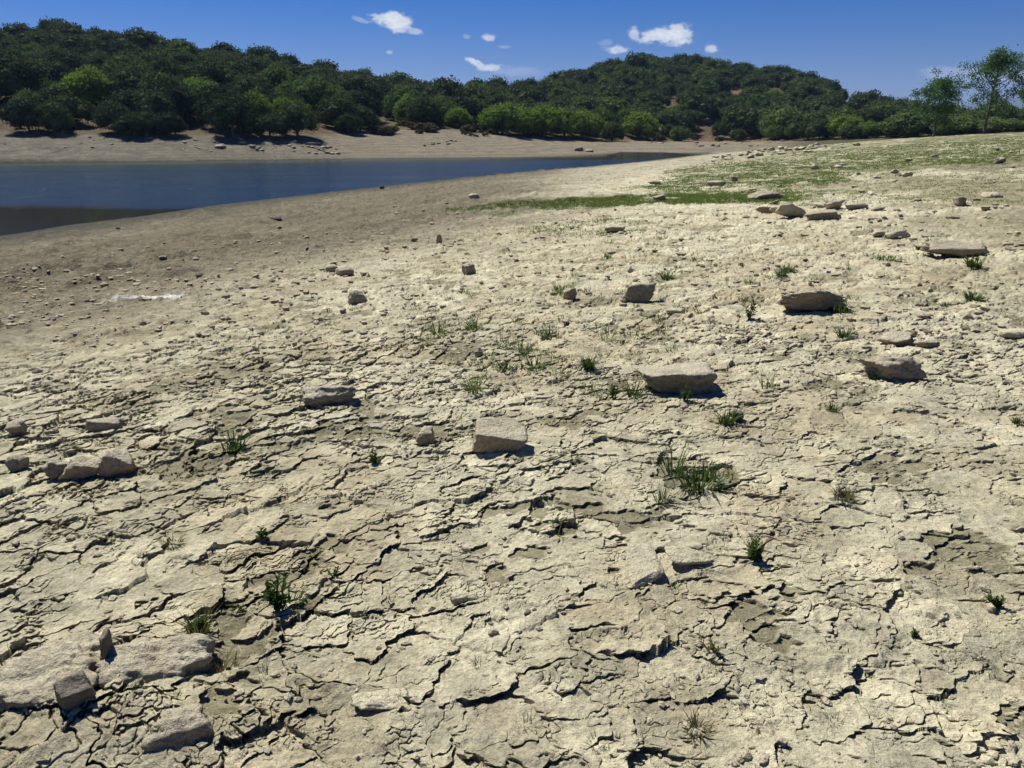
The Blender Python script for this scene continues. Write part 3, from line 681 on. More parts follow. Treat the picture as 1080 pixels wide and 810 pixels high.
PL = [
 (292, 645, 34, 46, 'dark green leafy weed standing upright in the left foreground', 'weed', 'weed', 1.3), (305, 640, 34, 22, 'low grassy weed touching the upright leafy weed at left', 'tuft', 'weed', .6),
 (208, 677, 28, 26, 'half dry weed clump left of the upright leafy weed', 'tuft', 'dry', 1.2), (216, 672, 24, 22, 'greenish stalks growing through the half dry clump', 'weed', 'weed', .8),
 (246, 476, 32, 22, 'dark green tuft on the left mud behind the standing weed', 'tuft', 'weed', 1.2), (275, 571, 20, 12, 'tiny green weed left of centre in a crack', 'weed', 'weed', .8),
 (184, 577, 22, 12, 'tiny dried weed at the left in a crack', 'tuft', 'dry', .6), (395, 489, 17, 16, 'small green weed left of the pale cone-shaped stone', 'weed', 'weed', 1.2),
 (352, 610, 12, 12, 'very small weed in the crack behind the upright leafy weed', 'weed', 'weed', .7),
 (500, 413, 24, 24, 'grass tuft with upright blades behind the cone-shaped stone', 'tuft', 'grass', .8), (462, 353, 18, 20, 'pale green tuft, left one of the pair in the middle mud', 'tuft', 'grass', .6), (500, 348, 22, 20, 'pale green tuft, right one of the pair in the middle mud', 'tuft', 'grass', .7),
 (580, 356, 34, 18, 'wide green tuft in front of the round cream stone', 'tuft', 'weed', .9), (592, 308, 30, 12, 'flat bright grass patch left of the round cream stone', 'tuft', 'grass', 1.1), (532, 392, 26, 14, 'low dark grass patch at the middle, left half', 'tuft', 'weed', .8), (562, 388, 34, 16, 'low dark grass patch at the middle, right half', 'tuft', 'weed', .8),
 (548, 372, 12, 24, 'narrow upright weed above the low dark grass patch', 'weed', 'weed', .7),
 (621, 391, 18, 17, 'compact round dark green tuft left of the largest block', 'tuft', 'weed', 1.6), (647, 421, 16, 18, 'green weed at the left foot of the largest block', 'weed', 'weed', 1), (668, 419, 20, 24, 'wide-leaved green tuft touching the largest block', 'tuft', 'weed', .8),
 (722, 424, 16, 16, 'small weed growing in front of the largest block', 'weed', 'weed', 1), (790, 338, 18, 26, 'dark weed on a stalk right of the black-fronted stone', 'weed', 'weed', 1.2), (886, 329, 26, 18, 'bright green tuft tucked against the flat-topped stone', 'tuft', 'weed', 1.3),
 (890, 355, 18, 14, 'small green tuft below the flat-topped stone', 'tuft', 'weed', 1), (831, 286, 22, 12, 'spreading dark weed above the flat-topped stone', 'tuft', 'weed', 1.4), (824, 292, 14, 10, 'small tuft below the spreading dark weed', 'tuft', 'weed', 1),
 (738, 516, 64, 26, 'widest bright green grass clump right of centre', 'tuft', 'weed', 2.6), (711, 498, 44, 42, 'loose tangled stalks rising left of the widest grass clump', 'sparse', 'weed', 3.2), (697, 530, 30, 26, 'thin grey-green weed at the left end of the grass clump', 'sparse', 'weed', 2.4), (762, 505, 40, 16, 'flat dry-green spray right of the widest grass clump', 'tuft', 'dry', 1.0),
 (766, 450, 22, 20, 'green tuft touching a small dark stone', 'tuft', 'weed', 1.2), (810, 410, 26, 30, 'loose see-through grass right of the largest block', 'sparse', 'grass', 1.6), (877, 434, 16, 9, 'tiny green tuft left below the ribbed stone', 'tuft', 'weed', .8), (921, 401, 14, 10, 'green sprig at the left foot of the ribbed stone', 'tuft', 'weed', .8),
 (890, 528, 24, 14, 'flat olive weed cushion in the right foreground', 'tuft', 'dry', 1.6), (793, 596, 24, 28, 'green weed beside a curled brown twig', 'weed', 'weed', 1.4), (1046, 640, 18, 14, 'small dark weed near the right edge of the foreground', 'weed', 'weed', 1), (963, 674, 14, 9, 'tiny weed in a crack of the lower right', 'weed', 'weed', .7),
 (1027, 283, 18, 14, 'green tuft at the right end of the long flat slab', 'tuft', 'weed', 1.4), (1026, 318, 20, 12, 'green tuft below the long flat slab', 'tuft', 'weed', 1.3), (998, 323, 14, 6, 'tiny tuft left of the tuft below the slab', 'tuft', 'weed', .8), (1075, 447, 16, 8, 'low green tuft cut by the right edge', 'tuft', 'weed', .8),
 (938, 273, 40, 6, 'narrow green grass streak left of the long flat slab', 'tuft', 'grass', 1.6), (981, 256, 12, 8, 'small weed above the long flat slab', 'tuft', 'weed', .9), (970, 262, 10, 6, 'tiny tuft above the long flat slab', 'tuft', 'weed', .8),
 (17, 738, 26, 34, 'thin-bladed grass tuft at the left edge of the foreground', 'sparse', 'dry', 1.5), (236, 712, 44, 16, 'dry grass wisps in the hollow of the lower left', 'tuft', 'dry', 1), (588, 565, 18, 22, 'loose dry blades in the centre foreground', 'sparse', 'dry', 1), (118, 738, 20, 8, 'dry wisps by the upright slate', 'sparse', 'dry', .7),
 (657, 362, 12, 8, 'dark sprig behind the compact round tuft', 'tuft', 'weed', .6), (703, 293, 14, 14, 'green weed right above the black-fronted stone', 'tuft', 'weed', 1), (640, 272, 22, 12, 'pale weed in the middle distance above the black-fronted stone', 'tuft', 'grass', .7), (550, 485, 10, 10, 'dead sprig behind the boxy stone', 'sparse', 'dry', .5),
 (665, 745, 20, 16, 'dead wisps in the foreground left of bottom centre', 'sparse', 'dry', .7), (410, 635, 10, 8, 'dead sprig on the centre foreground plates', 'sparse', 'dry', .6), (736, 770, 34, 16, 'grey-green sparse weed at the bottom right of centre', 'tuft', 'dry', .9), (752, 690, 22, 16, 'tangled dark sprig in the lower right foreground', 'weed', 'dry', .7), (715, 722, 16, 10, 'small dry sprig above the sparse bottom weed', 'sparse', 'dry', .7), (1000, 590, 14, 9, 'dead sprig on the smooth right mud', 'sparse', 'dry', .5)]
for k, (a, b_, w, h, lb, kd, mm_, dn_) in enumerate(PL): plant(a, b_, w, h, lb, kd, mm_, k, dn_)
# brown curled twig
def tube(pts, rad, seg=6):
    V = []; Fc = []; n = len(pts); P = np.array(pts, float)
    for i in range(n):
        d = P[min(i + 1, n - 1)] - P[max(i - 1, 0)]; d /= np.linalg.norm(d) + 1e-9
        u = np.cross(d, (0.1, .2, .97) if abs(d[2]) < .9 else (1, 0, 0)); u /= np.linalg.norm(u); v = np.cross(d, u)
        for s in range(seg):
            a = 6.283 * s / seg; V.append(P[i] + rad[i] * (math.cos(a) * u + math.sin(a) * v))
    for i in range(n - 1):
        for s in range(seg): Fc.append((i * seg + s, i * seg + (s + 1) % seg, (i + 1) * seg + (s + 1) % seg, (i + 1) * seg + s))
    return V, Fc
mt, nt, b = mat('brown_twig'); b.inputs['Base Color'].default_value = (.16, .075, .035, 1); b.inputs['Roughness'].default_value = .8
x, y = at(803, 594)
V, Fc = tube([(0, 0, 0), (-.008, 0, .03), (-.002, 0, .06), (.012, 0, .085), (.03, 0, .09)], [.004, .005, .006, .007, .004])
tag(link('twig', mesh_np('twig', V, Fc, mt), None, (x, y, gz(x, y))), 'curled reddish brown twig standing next to a green weed', 'twig')

# scattered tufts (countable, alike)
tv = []
for i in range(7):
    V, Fc = blades(26, .05, .03, .085, .006, np.random.RandomState(50 + i), .7, .6); tv.append(mesh_np('grass_tuft', V, Fc, LM['weed'] if i < 3 else LM['grass'] if i < 6 else LM['dry'], False))
def scatter_tufts(poly, n, smin, smax, label, group, idx=range(7)):
    pts = poly_pts(poly, n, rs); xy = np.array([at(a, b) for a, b in pts]); z = gzs(xy[:, 0], xy[:, 1])
    for i in range(n):
        o = link('grass_tuft', tv[random.choice(list(idx))], None, (xy[i, 0], xy[i, 1], z[i] - .004)); s = smin + (smax - smin) * rs.rand() ** 2; o.scale = (s, s, s * rs.uniform(.6, 1.1)); o.rotation_euler = (0, 0, rs.uniform(0, 6.28)); tag(o, label, 'grass tuft', group)
scatter_tufts([(440, 300), (600, 285), (700, 300), (720, 420), (560, 420), (430, 380)], 130, .6, 1.35, 'small thin grass tuft growing on the mud in the middle of the picture', 'small grass tufts on the middle mud')
scatter_tufts([(540, 240), (760, 215), (960, 260), (900, 330), (740, 340), (560, 290)], 80, .6, 1.5, 'small grass tuft on the pale mud below the grassy strip', 'small grass tufts below the grassy strip')
scatter_tufts([(15, 800), (40, 560), (400, 440), (1060, 440), (1070, 800)], 48, .2, .55, 'tiny sprig growing out of the cracks in the foreground', 'tiny sprigs in the foreground cracks', (0, 1, 6, 6))

# the green turf: nobody could count the blades
def turf():
    rg = np.random.RandomState(3)
    parts = [([(470, 222), (560, 213), (700, 205), (830, 208), (830, 213), (700, 215), (540, 224)], 9000, .10), ([(700, 206), (705, 180), (760, 168), (880, 178), (900, 190), (820, 212), (720, 214)], 9500, .085),
             ([(745, 176), (860, 160), (1080, 143), (1080, 170), (900, 180)], 10000, .09), ([(540, 243), (640, 230), (720, 240), (620, 250)], 1300, .07), ([(660, 198), (705, 194), (705, 199)], 500, .07),
             ([(720, 180), (1000, 165), (1080, 175), (1080, 215), (900, 215), (820, 225)], 5500, .06)]
    P = []; Hh = []
    for poly, n, h in parts: q = poly_pts(poly, n, rg); P.append(q); Hh += [h] * n
    P = np.vstack(P); Hh = np.array(Hh)
    d = np.array([ray(a, b) for a, b in P]); t = -CAMZ / np.minimum(d[:, 2], -.02); t = np.clip(t, 5, 90)
    for _ in range(40):
        xy = d[:, :2] * t[:, None]; h = macro(xy[:, 0], xy[:, 1])[0]; tt = (h - CAMZ) / np.minimum(d[:, 2], -.004); t = np.clip(.7 * t + .3 * tt, 5, 110)
    xy = d[:, :2] * t[:, None]; xy += rg.normal(0, .25, xy.shape)
    keep = fbm(xy[:, 0].astype(F) / 1.4, xy[:, 1].astype(F) / 1.4, 88, 3) + .5 * rg.rand(len(xy)) > -.02; xy = xy[keep]; Hh = Hh[keep]
    z = gzs(xy[:, 0], xy[:, 1]); V = []; n = len(xy); k = 4
    a = rg.rand(n, k) * 6.283; hh = Hh[:, None] * rg.uniform(.5, 1.2, (n, k)); w = .011 * np.clip(np.hypot(xy[:, 0], xy[:, 1]) / 25, .7, 2.5)[:, None] * rg.uniform(.7, 1.3, (n, k))
    ox = rg.normal(0, .05, (n, k)) + xy[:, :1]; oy = rg.normal(0, .05, (n, k)) + xy[:, 1:]; zz = z[:, None] - .01
    A = np.stack([ox - np.cos(a) * w, oy - np.sin(a) * w, zz + 0 * w], -1); B = np.stack([ox + np.cos(a) * w, oy + np.sin(a) * w, zz + 0 * w], -1)
    Ct = np.stack([ox - np.sin(a) * hh * .8, oy + np.cos(a) * hh * .8, zz + hh * .6], -1)
    V = np.stack([A, B, Ct], 2).reshape(-1, 3); Fc = np.arange(len(V)).reshape(-1, 3)
    tag(link('grass', mesh_np('grass', V, Fc, LM['grass'], False)), 'short green turf spreading over the rise and along the mud', 'grass', kind='stuff')
turf()

# ------------------------------------------------------------------ trees
def crown_arr(rg, lobes=13, per=190, leaf=.25, W=1., H=1., low=.10, form='dome', core=True):
    """unit crown about 2 wide and ~1.7 high made of many small leaf faces on lobes"""
    cs = []
    for i in range(lobes):
        if form == 'dome':
            a = i * 2.4 + rg.uniform(-.4, .4); q_ = (i + .5) / lobes; zz_ = 1 - 1.25 * q_; rr = math.sqrt(max(0, 1 - max(zz_, -.1) ** 2)) * .66; z = low + .50 + zz_ * .48 * rg.uniform(.75, 1.1); rr *= rg.uniform(.75, 1.08); R_ = rg.uniform(.30, .42)
        else:
            a = rg.uniform(0, 6.28); rr = math.sqrt(rg.rand()) * .5; z = low + .35 + rg.rand() * 1.1; R_ = rg.uniform(.26, .42) * (1.15 - .3 * z)
        cs.append((rr * math.cos(a), rr * math.sin(a), z, R_))
    Vs = []; U, I = ICO[2]; VC = []; FCc = []
    nl = lobes * per
    C0 = np.array([cs[i % lobes] for i in range(nl)]); n = rg.normal(0, 1, (nl, 3)); n[:, 2] = n[:, 2] * .9 + .25; n /= np.linalg.norm(n, axis=1)[:, None]
    bump_ = 1 + .22 * n3(n * 1.0 + C0[:, :3], 3.0, 5)
    p = C0[:, :3] + n * (C0[:, 3] * bump_ * rg.uniform(.78, 1.10, nl))[:, None] * np.array([1, 1, .8])
    t1 = np.cross(n, rg.normal(0, 1, (nl, 3))); t1 /= np.linalg.norm(t1, axis=1)[:, None] + 1e-9
    nn_ = n + rg.normal(0, .55, (nl, 3)); nn_ /= np.linalg.norm(nn_, axis=1)[:, None]; t1 = np.cross(nn_, t1); t1 /= np.linalg.norm(t1, axis=1)[:, None] + 1e-9; t2 = np.cross(nn_, t1)
    s = leaf * rg.uniform(.5, 1.2, nl)[:, None] * .5
    V = np.stack([p - t1 * s, p + t2 * s * .7, p + t1 * s * 1.1, p - t2 * s * .6], 1).reshape(-1, 3)
    Q = np.arange(len(V)).reshape(-1, 4)
    V = V * np.array([W, W, H]); V[:, 2] = np.maximum(V[:, 2], .02)
    tri = np.vstack([Q[:, [0, 1, 2]], Q[:, [0, 2, 3]]])
    if core:
        cv = []; cf = []; off = len(V)
        for c in cs:
            v = U * c[3] * .66 * (1 + .15 * n3(U, 2.2, 3))[:, None] * np.array([1, 1, .8]) + np.array(c[:3]); v = v * np.array([W, W, H]); v[:, 2] = np.maximum(v[:, 2], .02)
            cf.append(I + off); off += len(U); cv.append(v)
        V = np.vstack([V] + cv); tri = np.vstack([tri] + cf)
    return V, tri
def trunk_arr(h, r, rg, forks=3):
    V, Fc = [], []
    def add(a, b_):
        o = len(V); V.extend(a); Fc.extend([tuple(i + o for i in f) for f in b_])
    p = [(0, 0, -.15), (rg.normal(0, .03), rg.normal(0, .03), h * .3), (rg.normal(0, .06), rg.normal(0, .06), h * .55)]
    add(*tube(p, [r * 1.25, r, r * .8]))
    for k in range(forks):
        a = rg.uniform(0, 6.28); d = rg.uniform(.25, .5) * h
        add(*tube([p[1 if k % 2 else 2], (math.cos(a) * d * .5, math.sin(a) * d * .5, h * .75), (math.cos(a) * d, math.sin(a) * d, h * 1.0)], [r * .7, r * .45, r * .15]))
    return V, Fc
def make_tree(name, label, cat, kind, seed, form='dome', W=3.3, H=3.6, lobes=18, per=260, leaf=.085, low=-.02):
    rg = np.random.RandomState(seed); root = bpy.data.objects.new(name, None); COL.objects.link(root); tag(root, label, cat)
    V, Fc = crown_arr(rg, lobes, per, leaf, 1, 1, low=low, form=form); V = V * np.array([W, W, H]); 
    child('crown', mesh_np('crown', V, Fc, LM[kind], False), root)
    V, Fc = trunk_arr(H * .9, .16, rg); child('trunk', mesh_np('trunk', V, Fc, BARK), root)
    return root
print('trees')
protos = [make_tree('oak_tree', 'x', 'tree', 'oak', 300 + i) for i in range(7)]
protom = [make_tree('oak_tree', 'x', 'tree', 'mid', 340 + i, low=-.1) for i in range(3)]
protob = [make_tree('willow_tree', 'x', 'tree', 'bright', 360 + i, 'dome', 3.0, 3.6, lobes=24, per=210, low=-.04) for i in range(3)]
protos_s = [make_tree('shrub', 'x', 'shrub', 'shrub', 380 + i, 'dome', 1., .8, 8, 110, .13) for i in range(3)]
first = {}
def put(proto, x, y, s, rot, name=None, sz=1.0, z=None, mat_swap=None):
    if proto.name not in first: first[proto.name] = True; o = proto
    else: o = copy_tree(proto)
    o.location = (x, y, (gz(x, y) if z is None else z) - .1); o.scale = (s, s, s * sz); o.rotation_euler = (0, 0, rot); return o
# explicit bright trees: (px centre, photo foot y irrelevant, distance beyond the treeline, width px, height px, label)
BR = [(100, 15, 48, 50, 'bright green tree standing out in front of the dark oaks at the far left'), (222, 12, 44, 50, 'mid green rounded tree above the shadowed part of the far beach'), (212, 22, 50, 40, 'yellow-green spreading crown behind and above the mid green rounded tree'),
      (271, 9, 34, 40, 'bright green tree, left one of two side by side on the far bank'), (300, 10, 26, 32, 'smaller bright green tree, right one of two side by side on the far bank'), (338, 20, 52, 56, 'tall green tree halfway up the slope behind the dark bushes'),
      (433, 10, 34, 36, 'bright green round tree above the dry ochre slope'), (483, 3, 28, 26, 'low bright green tree between dark oaks behind the far beach'),
      (530, 2, 44, 39, 'leftmost of the five light green willows in a row'), (552, 3, 44, 37, 'second from left of the five light green willows'), (573, 2, 44, 39, 'middle one of the five light green willows'), (595, 3, 42, 37, 'fourth from left of the five light green willows'), (614, 3, 40, 35, 'rightmost of the five light green willows'),
      (675, 2, 36, 34, 'bright green tree alone at the foot of the right hill'), (893, 3, 34, 30, 'yellow-green tree at the foot of the slope, left of a smaller one'), (916, 2, 24, 22, 'small yellow-green tree beside a larger one at the right'),
      (828, 4, 46, 40, 'broad mid green tree at the foot of the right hill'), (958, 3, 50, 34, 'broad green tree left of the two poplars'), (812, 60, 20, 18, 'small light green tree high on the right slope'), (1010, 3, 44, 26, 'low green bush-like tree between the two poplars'), (1055, 4, 50, 22, 'low green bush-like tree at the right edge')]
occupied = []
for k, (px, off, w, h, lb) in enumerate(BR):
    r = np.interp(px, T[:, 0], T[:, 2]) + off; x, y = far_pt(px, r); Wm = w * r / FPX; Hm = h * r / FPX
    o = put(protob[k % 3] if k not in (1, 5, 16, 17, 19, 20) else protom[k % 3], x, y, Wm / 5.2, k * 1.7, sz=(Hm / 5.6) / (Wm / 5.2)); o['label'] = lb; occupied.append((x, y, Wm * .45))
# clearings (image ellipses that stay open): cx, cy, rx, ry
CL = [(711, 100, 3, 5), (775, 94, 8, 2), (818, 93, 6, 5), (7, 112, 10, 10), (893, 108, 3, 3), (745, 132, 8, 5), (400, 120, 6, 7)]
def proj(x, y, z):
    dz = z - CAMZ; dep = y * cP - dz * sP; u = y * sP + dz * cP
    return 540 + FPX * x / dep, 405 - FPX * u / dep
rg = np.random.RandomState(77); cand = []
grid = {}
ROW = [(p_ + rg.uniform(-6, 6), rg.uniform(-3.2, -.5), rg.uniform(.6, .95)) for p_ in list(range(26, 392, 17)) + list(range(640, 940, 20))] + [(p_ + rg.uniform(-6, 6), rg.uniform(2.0, 5.0), rg.uniform(.8, 1.2)) for p_ in list(range(14, 400, 19))]
for _ in range(60000):
    px = rg.uniform(-140, 1230); r0 = np.interp(px, T[:, 0], T[:, 2]); r1 = np.interp(px, T[:, 0], T[:, 4]); r = r0 + (r1 - r0 + 10) * math.sqrt(rg.rand()) * 1.0
    x, y = far_pt(px, r); s = rg.uniform(.58, 1.28) * (1 if _ % 4 else 1.2) * (1 if r > r0 + 14 else .95); sp = 3.75 * s
    if _ < len(ROW): px, dr_, s = ROW[_]; r0 = np.interp(px, T[:, 0], T[:, 2]); r = r0 + dr_; x, y = far_pt(px, r); sp = 3.2 * s
    elif r < r0 - .5: continue
    if 392 < px < 520 and r < r0 + 3: continue
    k = (int(x // 8), int(y // 8)); ok = True
    for i in (-1, 0, 1):
        for j in (-1, 0, 1):
            for (a, b_, c) in grid.get((k[0] + i, k[1] + j), []):
                if (a - x) ** 2 + (b_ - y) ** 2 < ((sp + c) / 2) ** 2: ok = False; break
            if not ok: break
        if not ok: break
    if not ok: continue
    if any((a - x) ** 2 + (b_ - y) ** 2 < (c + 2.0 * s) ** 2 for a, b_, c in occupied): continue
    grid.setdefault(k, []).append((x, y, sp)); cand.append((x, y, s, px, r))
cand = np.array(cand); zc = macro(cand[:, 0], cand[:, 1])[0]
keep = []
for i, (x, y, s, px, r) in enumerate(cand):
    u0, v0 = proj(x, y, zc[i]); u1, v1 = proj(x, y, zc[i] + 4.6 * s); hw = 3.0 * s * FPX / r
    bad = any(abs(u0 - cx) < hw * .6 + rx and v0 > cy and v1 < cy + ry * .5 for cx, cy, rx, ry in CL)
    # keep bright trees in view
    for (bx, off, w, h, lb) in BR[:14]:
        rb = np.interp(bx, T[:, 0], T[:, 2]) + off
        if r < rb and abs(u0 - bx) < w * .35: bad = True
    if not bad: keep.append(i)
cand = cand[keep]; zc = zc[keep]; order = np.argsort(cand[:, 4]); cand = cand[order]; zc = zc[order]
print('trees in all', len(cand))
inview = [(i) for i in range(len(cand)) if -25 < cand[i, 3] < 1105][:290]
iv = set(inview); rest = [i for i in range(len(cand)) if i not in iv]
GR = {0: ('dark holm oak crown in the wood on the left-hand hillside', 'holm oaks on the left hill'), 1: ('dark holm oak crown in the wood at the foot of the middle slope', 'holm oaks on the middle slope'), 2: ('dark holm oak crown in the wood on the right-hand hill', 'holm oaks on the right hill'), 3: ('dark tree behind the poplars at the right', 'trees behind the poplars')}
for i in inview:
    x, y, s, px, r = cand[i]; pr = (protom if rg.rand() < .24 else protos); pr = pr[rg.randint(len(pr))]
    o = put(protos[rg.randint(7)] if r < np.interp(px, T[:, 0], T[:, 2]) + 3 else pr, x, y, s, rg.uniform(0, 6.28), sz=rg.uniform(.82, 1.18), z=zc[i])
    gk = 0 if px < 340 else 1 if px < 570 else 2 if px < 930 else 3; o['label'], o['group'] = GR[gk]
# the rest of the wood, read as one mass
lows = []
for i in range(6):
    V, Fc = crown_arr(np.random.RandomState(500 + i), 12, 125, .12, low=-.02); lows.append((V * np.array([3.3, 3.3, 3.6]), Fc))
VV = {'oak': [], 'mid': []}; FF = {'oak': [], 'mid': []}; off = {'oak': 0, 'mid': 0}
for i in rest:
    x, y, s, px, r = cand[i]; V, Fc = lows[rg.randint(6)]; k = 'mid' if rg.rand() < .2 else 'oak'
    if px < -30 or px > 1110:
        pass
    a = rg.uniform(0, 6.28); c, s_ = math.cos(a), math.sin(a); sz = rg.uniform(.82, 1.15)
    v = np.stack([(V[:, 0] * c - V[:, 1] * s_) * s + x, (V[:, 0] * s_ + V[:, 1] * c) * s + y, V[:, 2] * s * sz + zc[i] - .1], 1)
    VV[k].append(v.astype(F)); FF[k].append(Fc + off[k]); off[k] += len(v)
for k in VV:
    if VV[k]: tag(link('distant_wood' if k == 'oak' else 'lighter_distant_wood', mesh_np('wood', np.vstack(VV[k]), np.vstack(FF[k]), LM['w' + k] if 'w' + k in LM else LM[k], False)), 'far part of the holm oak wood reading as one mass' if k == 'oak' else 'lighter green trees mixed through the far wood', 'wood', kind='stuff')

# shrubs on the dry slope
for k in range(60):
    px = rg.uniform(385, 520) if k < 44 else rg.uniform(0, 360) if k < 52 else rg.uniform(640, 800); r0 = np.interp(px, T[:, 0], T[:, 2]); r = r0 + (rg.uniform(-9, 6) if 385 < px < 520 else rg.uniform(-1, 2)); x, y = far_pt(px, r)
    o = put(protos_s[k % 3], x, y, rg.uniform(.45, 1.5), rg.uniform(0, 6.28)); o['label'] = 'low grey-brown shrub on the dry slope above the far beach'; o['group'] = 'low shrubs above the far beach'

# poplars on the right
def poplar(px, r, hpx, wpx, label, seed, leaf_n=70, lean=.0, bare=.25):
    rg = np.random.RandomState(seed); x, y = far_pt(px, r); Hh = hpx * r / FPX; Wd = wpx * r / FPX / 2
    root = bpy.data.objects.new('poplar_tree', None); COL.objects.link(root); root.location = (x, y, gz(x, y) - .1); tag(root, label, 'tree')
    V, Fc = [], []
    def add(a, b_):
        o = len(V); V.extend(a); Fc.extend([tuple(i + o for i in f) for f in b_])
    top = np.array((lean * Hh, 0, Hh * .93)); mid = np.array((lean * Hh * .3, .1, Hh * .5))
    def P(t): return (1 - t) ** 2 * np.zeros(3) + 2 * t * (1 - t) * mid + t * t * top
    add(*tube([P(t) for t in np.linspace(0, 1, 8)], list(np.linspace(.17, .03, 8))))
    tips = []
    for k in range(26):
        t = bare + (1 - bare) * (k + .5) / 26; a = k * 2.4 + rg.normal(0, .3); p0 = P(t)
        env = Wd * (math.sin(min(1, (t - bare) / (1 - bare) * 1.0 + .12) ** .8 * 3.05) ** .6 * .95 + .12) * rg.uniform(.6, 1.12); d = np.array((math.cos(a), math.sin(a), 0))
        p1 = p0 + d * env * .55 + np.array((0, 0, env * .35)); p2 = p0 + d * env + np.array((0, 0, env * .9)); p2[2] = min(p2[2], Hh * 1.0)
        add(*tube([p0, p1, p2], [.055 * (1.2 - t), .03, .012], 5))
        for q in range(3):
            u = rg.uniform(.35, 1.0); b0 = p0 + (p2 - p0) * u; b1 = b0 + rg.normal(0, .28 * Wd * .6, 3) + np.array((0, 0, .25)); add(*tube([b0, b1], [.018, .008], 4)); tips += [b1]
        tips += [p2, p1 * .5 + p2 * .5]
    tips.append(P(1))
    child('trunk', mesh_np('trunk', V, Fc, BARK), root)
    L = []; 
    for tp in tips:
        n = int(leaf_n * rg.uniform(.4, 1.3)); q = tp + rg.normal(0, 1, (n, 3)) * np.array((.26, .26, .20)) * Wd * .42
        L.append(q)
    L = np.vstack(L); n = len(L); nv = rg.normal(0, 1, (n, 3)); nv /= np.linalg.norm(nv, axis=1)[:, None]; t1 = np.cross(nv, rg.normal(0, 1, (n, 3))); t1 /= np.linalg.norm(t1, axis=1)[:, None]; t2 = np.cross(nv, t1); s = .085 * rg.uniform(.6, 1.3, (n, 1))
    LV = np.stack([L - t1 * s, L + t2 * s * .8, L + t1 * s, L - t2 * s * .8], 1).reshape(-1, 3)
    child('crown', mesh_np('crown', LV, np.arange(len(LV)).reshape(-1, 4), LM['poplar'], False), root)
poplar(986, 92, 58, 46, 'shorter and bushier poplar left of the tall one', 5, 80, 0, .15)
poplar(1038, 88, 80, 54, 'tall airy poplar with bare dark trunk against the sky', 8, 80, .06, .3)
poplar(1088, 90, 62, 34, 'poplar cut off by the right edge', 13, 60, 0, .3)

# ------------------------------------------------------------------ haze
def haze():
    x0, x1, y0, y1, z0, z1 = -5600, 5600, -400, 5600, -12, 300
    V = [(x0, y0, z0), (x1, y0, z0), (x1, y1, z0), (x0, y1, z0), (x0, y0, z1), (x1, y0, z1), (x1, y1, z1), (x0, y1, z1)]
    m = bpy.data.materials.new('haze_air'); m.use_nodes = True; nt = m.node_tree; nt.nodes.remove(nt.nodes['Principled BSDF'])
    v = nt.nodes.new('ShaderNodeVolumePrincipled'); v.inputs['Color'].default_value = (.42, .62, 1, 1); v.inputs['Density'].default_value = 1.2e-4; v.inputs['Anisotropy'].default_value = .1
    nt.links.new(v.outputs[0], nt.nodes['Material Output'].inputs['Volume'])
    tag(link('haze', mesh_np('haze', V, [(0, 3, 2, 1), (4, 5, 6, 7), (0, 1, 5, 4), (1, 2, 6, 5), (2, 3, 7, 6), (3, 0, 4, 7)], m, False)), 'thin blue air over the whole valley', 'haze', kind='stuff')
haze()

# ------------------------------------------------------------------ sky, sun, camera
SUN_EL, SUN_AZ = R(53), R(-40)        # azimuth clockwise from +Y
w = bpy.data.worlds.new('World'); C.world = w; w.use_nodes = True; nt = w.node_tree
bg = nt.nodes['Background']; bg.inputs['Strength'].default_value = .043
sky = nt.nodes.new('ShaderNodeTexSky'); sky.sky_type = 'NISHITA'; sky.sun_disc = False; sky.sun_elevation = SUN_EL; sky.sun_rotation = SUN_AZ
sky.altitude = 900; sky.air_density = 1.0; sky.dust_density = .2; sky.ozone_density = 3.0
tc = nt.nodes.new('ShaderNodeTexCoord'); sep = nt.nodes.new('ShaderNodeSeparateXYZ'); nt.links.new(tc.outputs['Generated'], sep.inputs[0])
def M(op, a, b=None, c=None):
    n = nt.nodes.new('ShaderNodeMath'); n.operation = op
    for k, v in enumerate((a, b, c)):
        if v is None: continue
        if isinstance(v, (int, float)): n.inputs[k].default_value = v
        else: nt.links.new(v, n.inputs[k])
    return n.outputs[0]
ymax = M('MAXIMUM', sep.outputs[1], .001); su = M('DIVIDE', sep.outputs[0], ymax); sv = M('DIVIDE', sep.outputs[2], ymax)
front = M('GREATER_THAN', sep.outputs[1], .05)
cmb = nt.nodes.new('ShaderNodeCombineXYZ'); nt.links.new(su, cmb.inputs[0]); nt.links.new(M('MULTIPLY', sv, 1.6), cmb.inputs[1])
nz = noise(nt, 42, 5, .62, cmb.outputs[0]); nz2 = noise(nt, 120, 4, .6, cmb.outputs[0])
acc = None
CLD = [(414, 23, 24, 11, .16, 1.0), (437, 33, 9, 4, .1, .55), (380, 21, 9, 3, .3, .3), (517, 40, 8, 4, 0, .7), (492, 39, 5, 3, 0, .25), (533, 49.5, 9, 2, 0, .25), (503, 67, 13, 4, .45, .95), (518, 71, 14, 4, -.1, .85), (411, 55, 4, 2, 0, .45), (545, 75, 35, 6, .05, .22),
       (703, 38, 30, 12, -.05, 1.0), (716, 34, 18, 11, 0, .9), (668, 36, 8, 8, .3, .7), (651, 53, 13, 6, 0, .8), (752, 51, 8, 6, 0, .75), (640, 45, 8, 4, 0, .2), (1030, 78, 75, 9, 0, .30), (1075, 80, 40, 12, 0, .42), (1260, 60, 60, 16, 0, .9)]
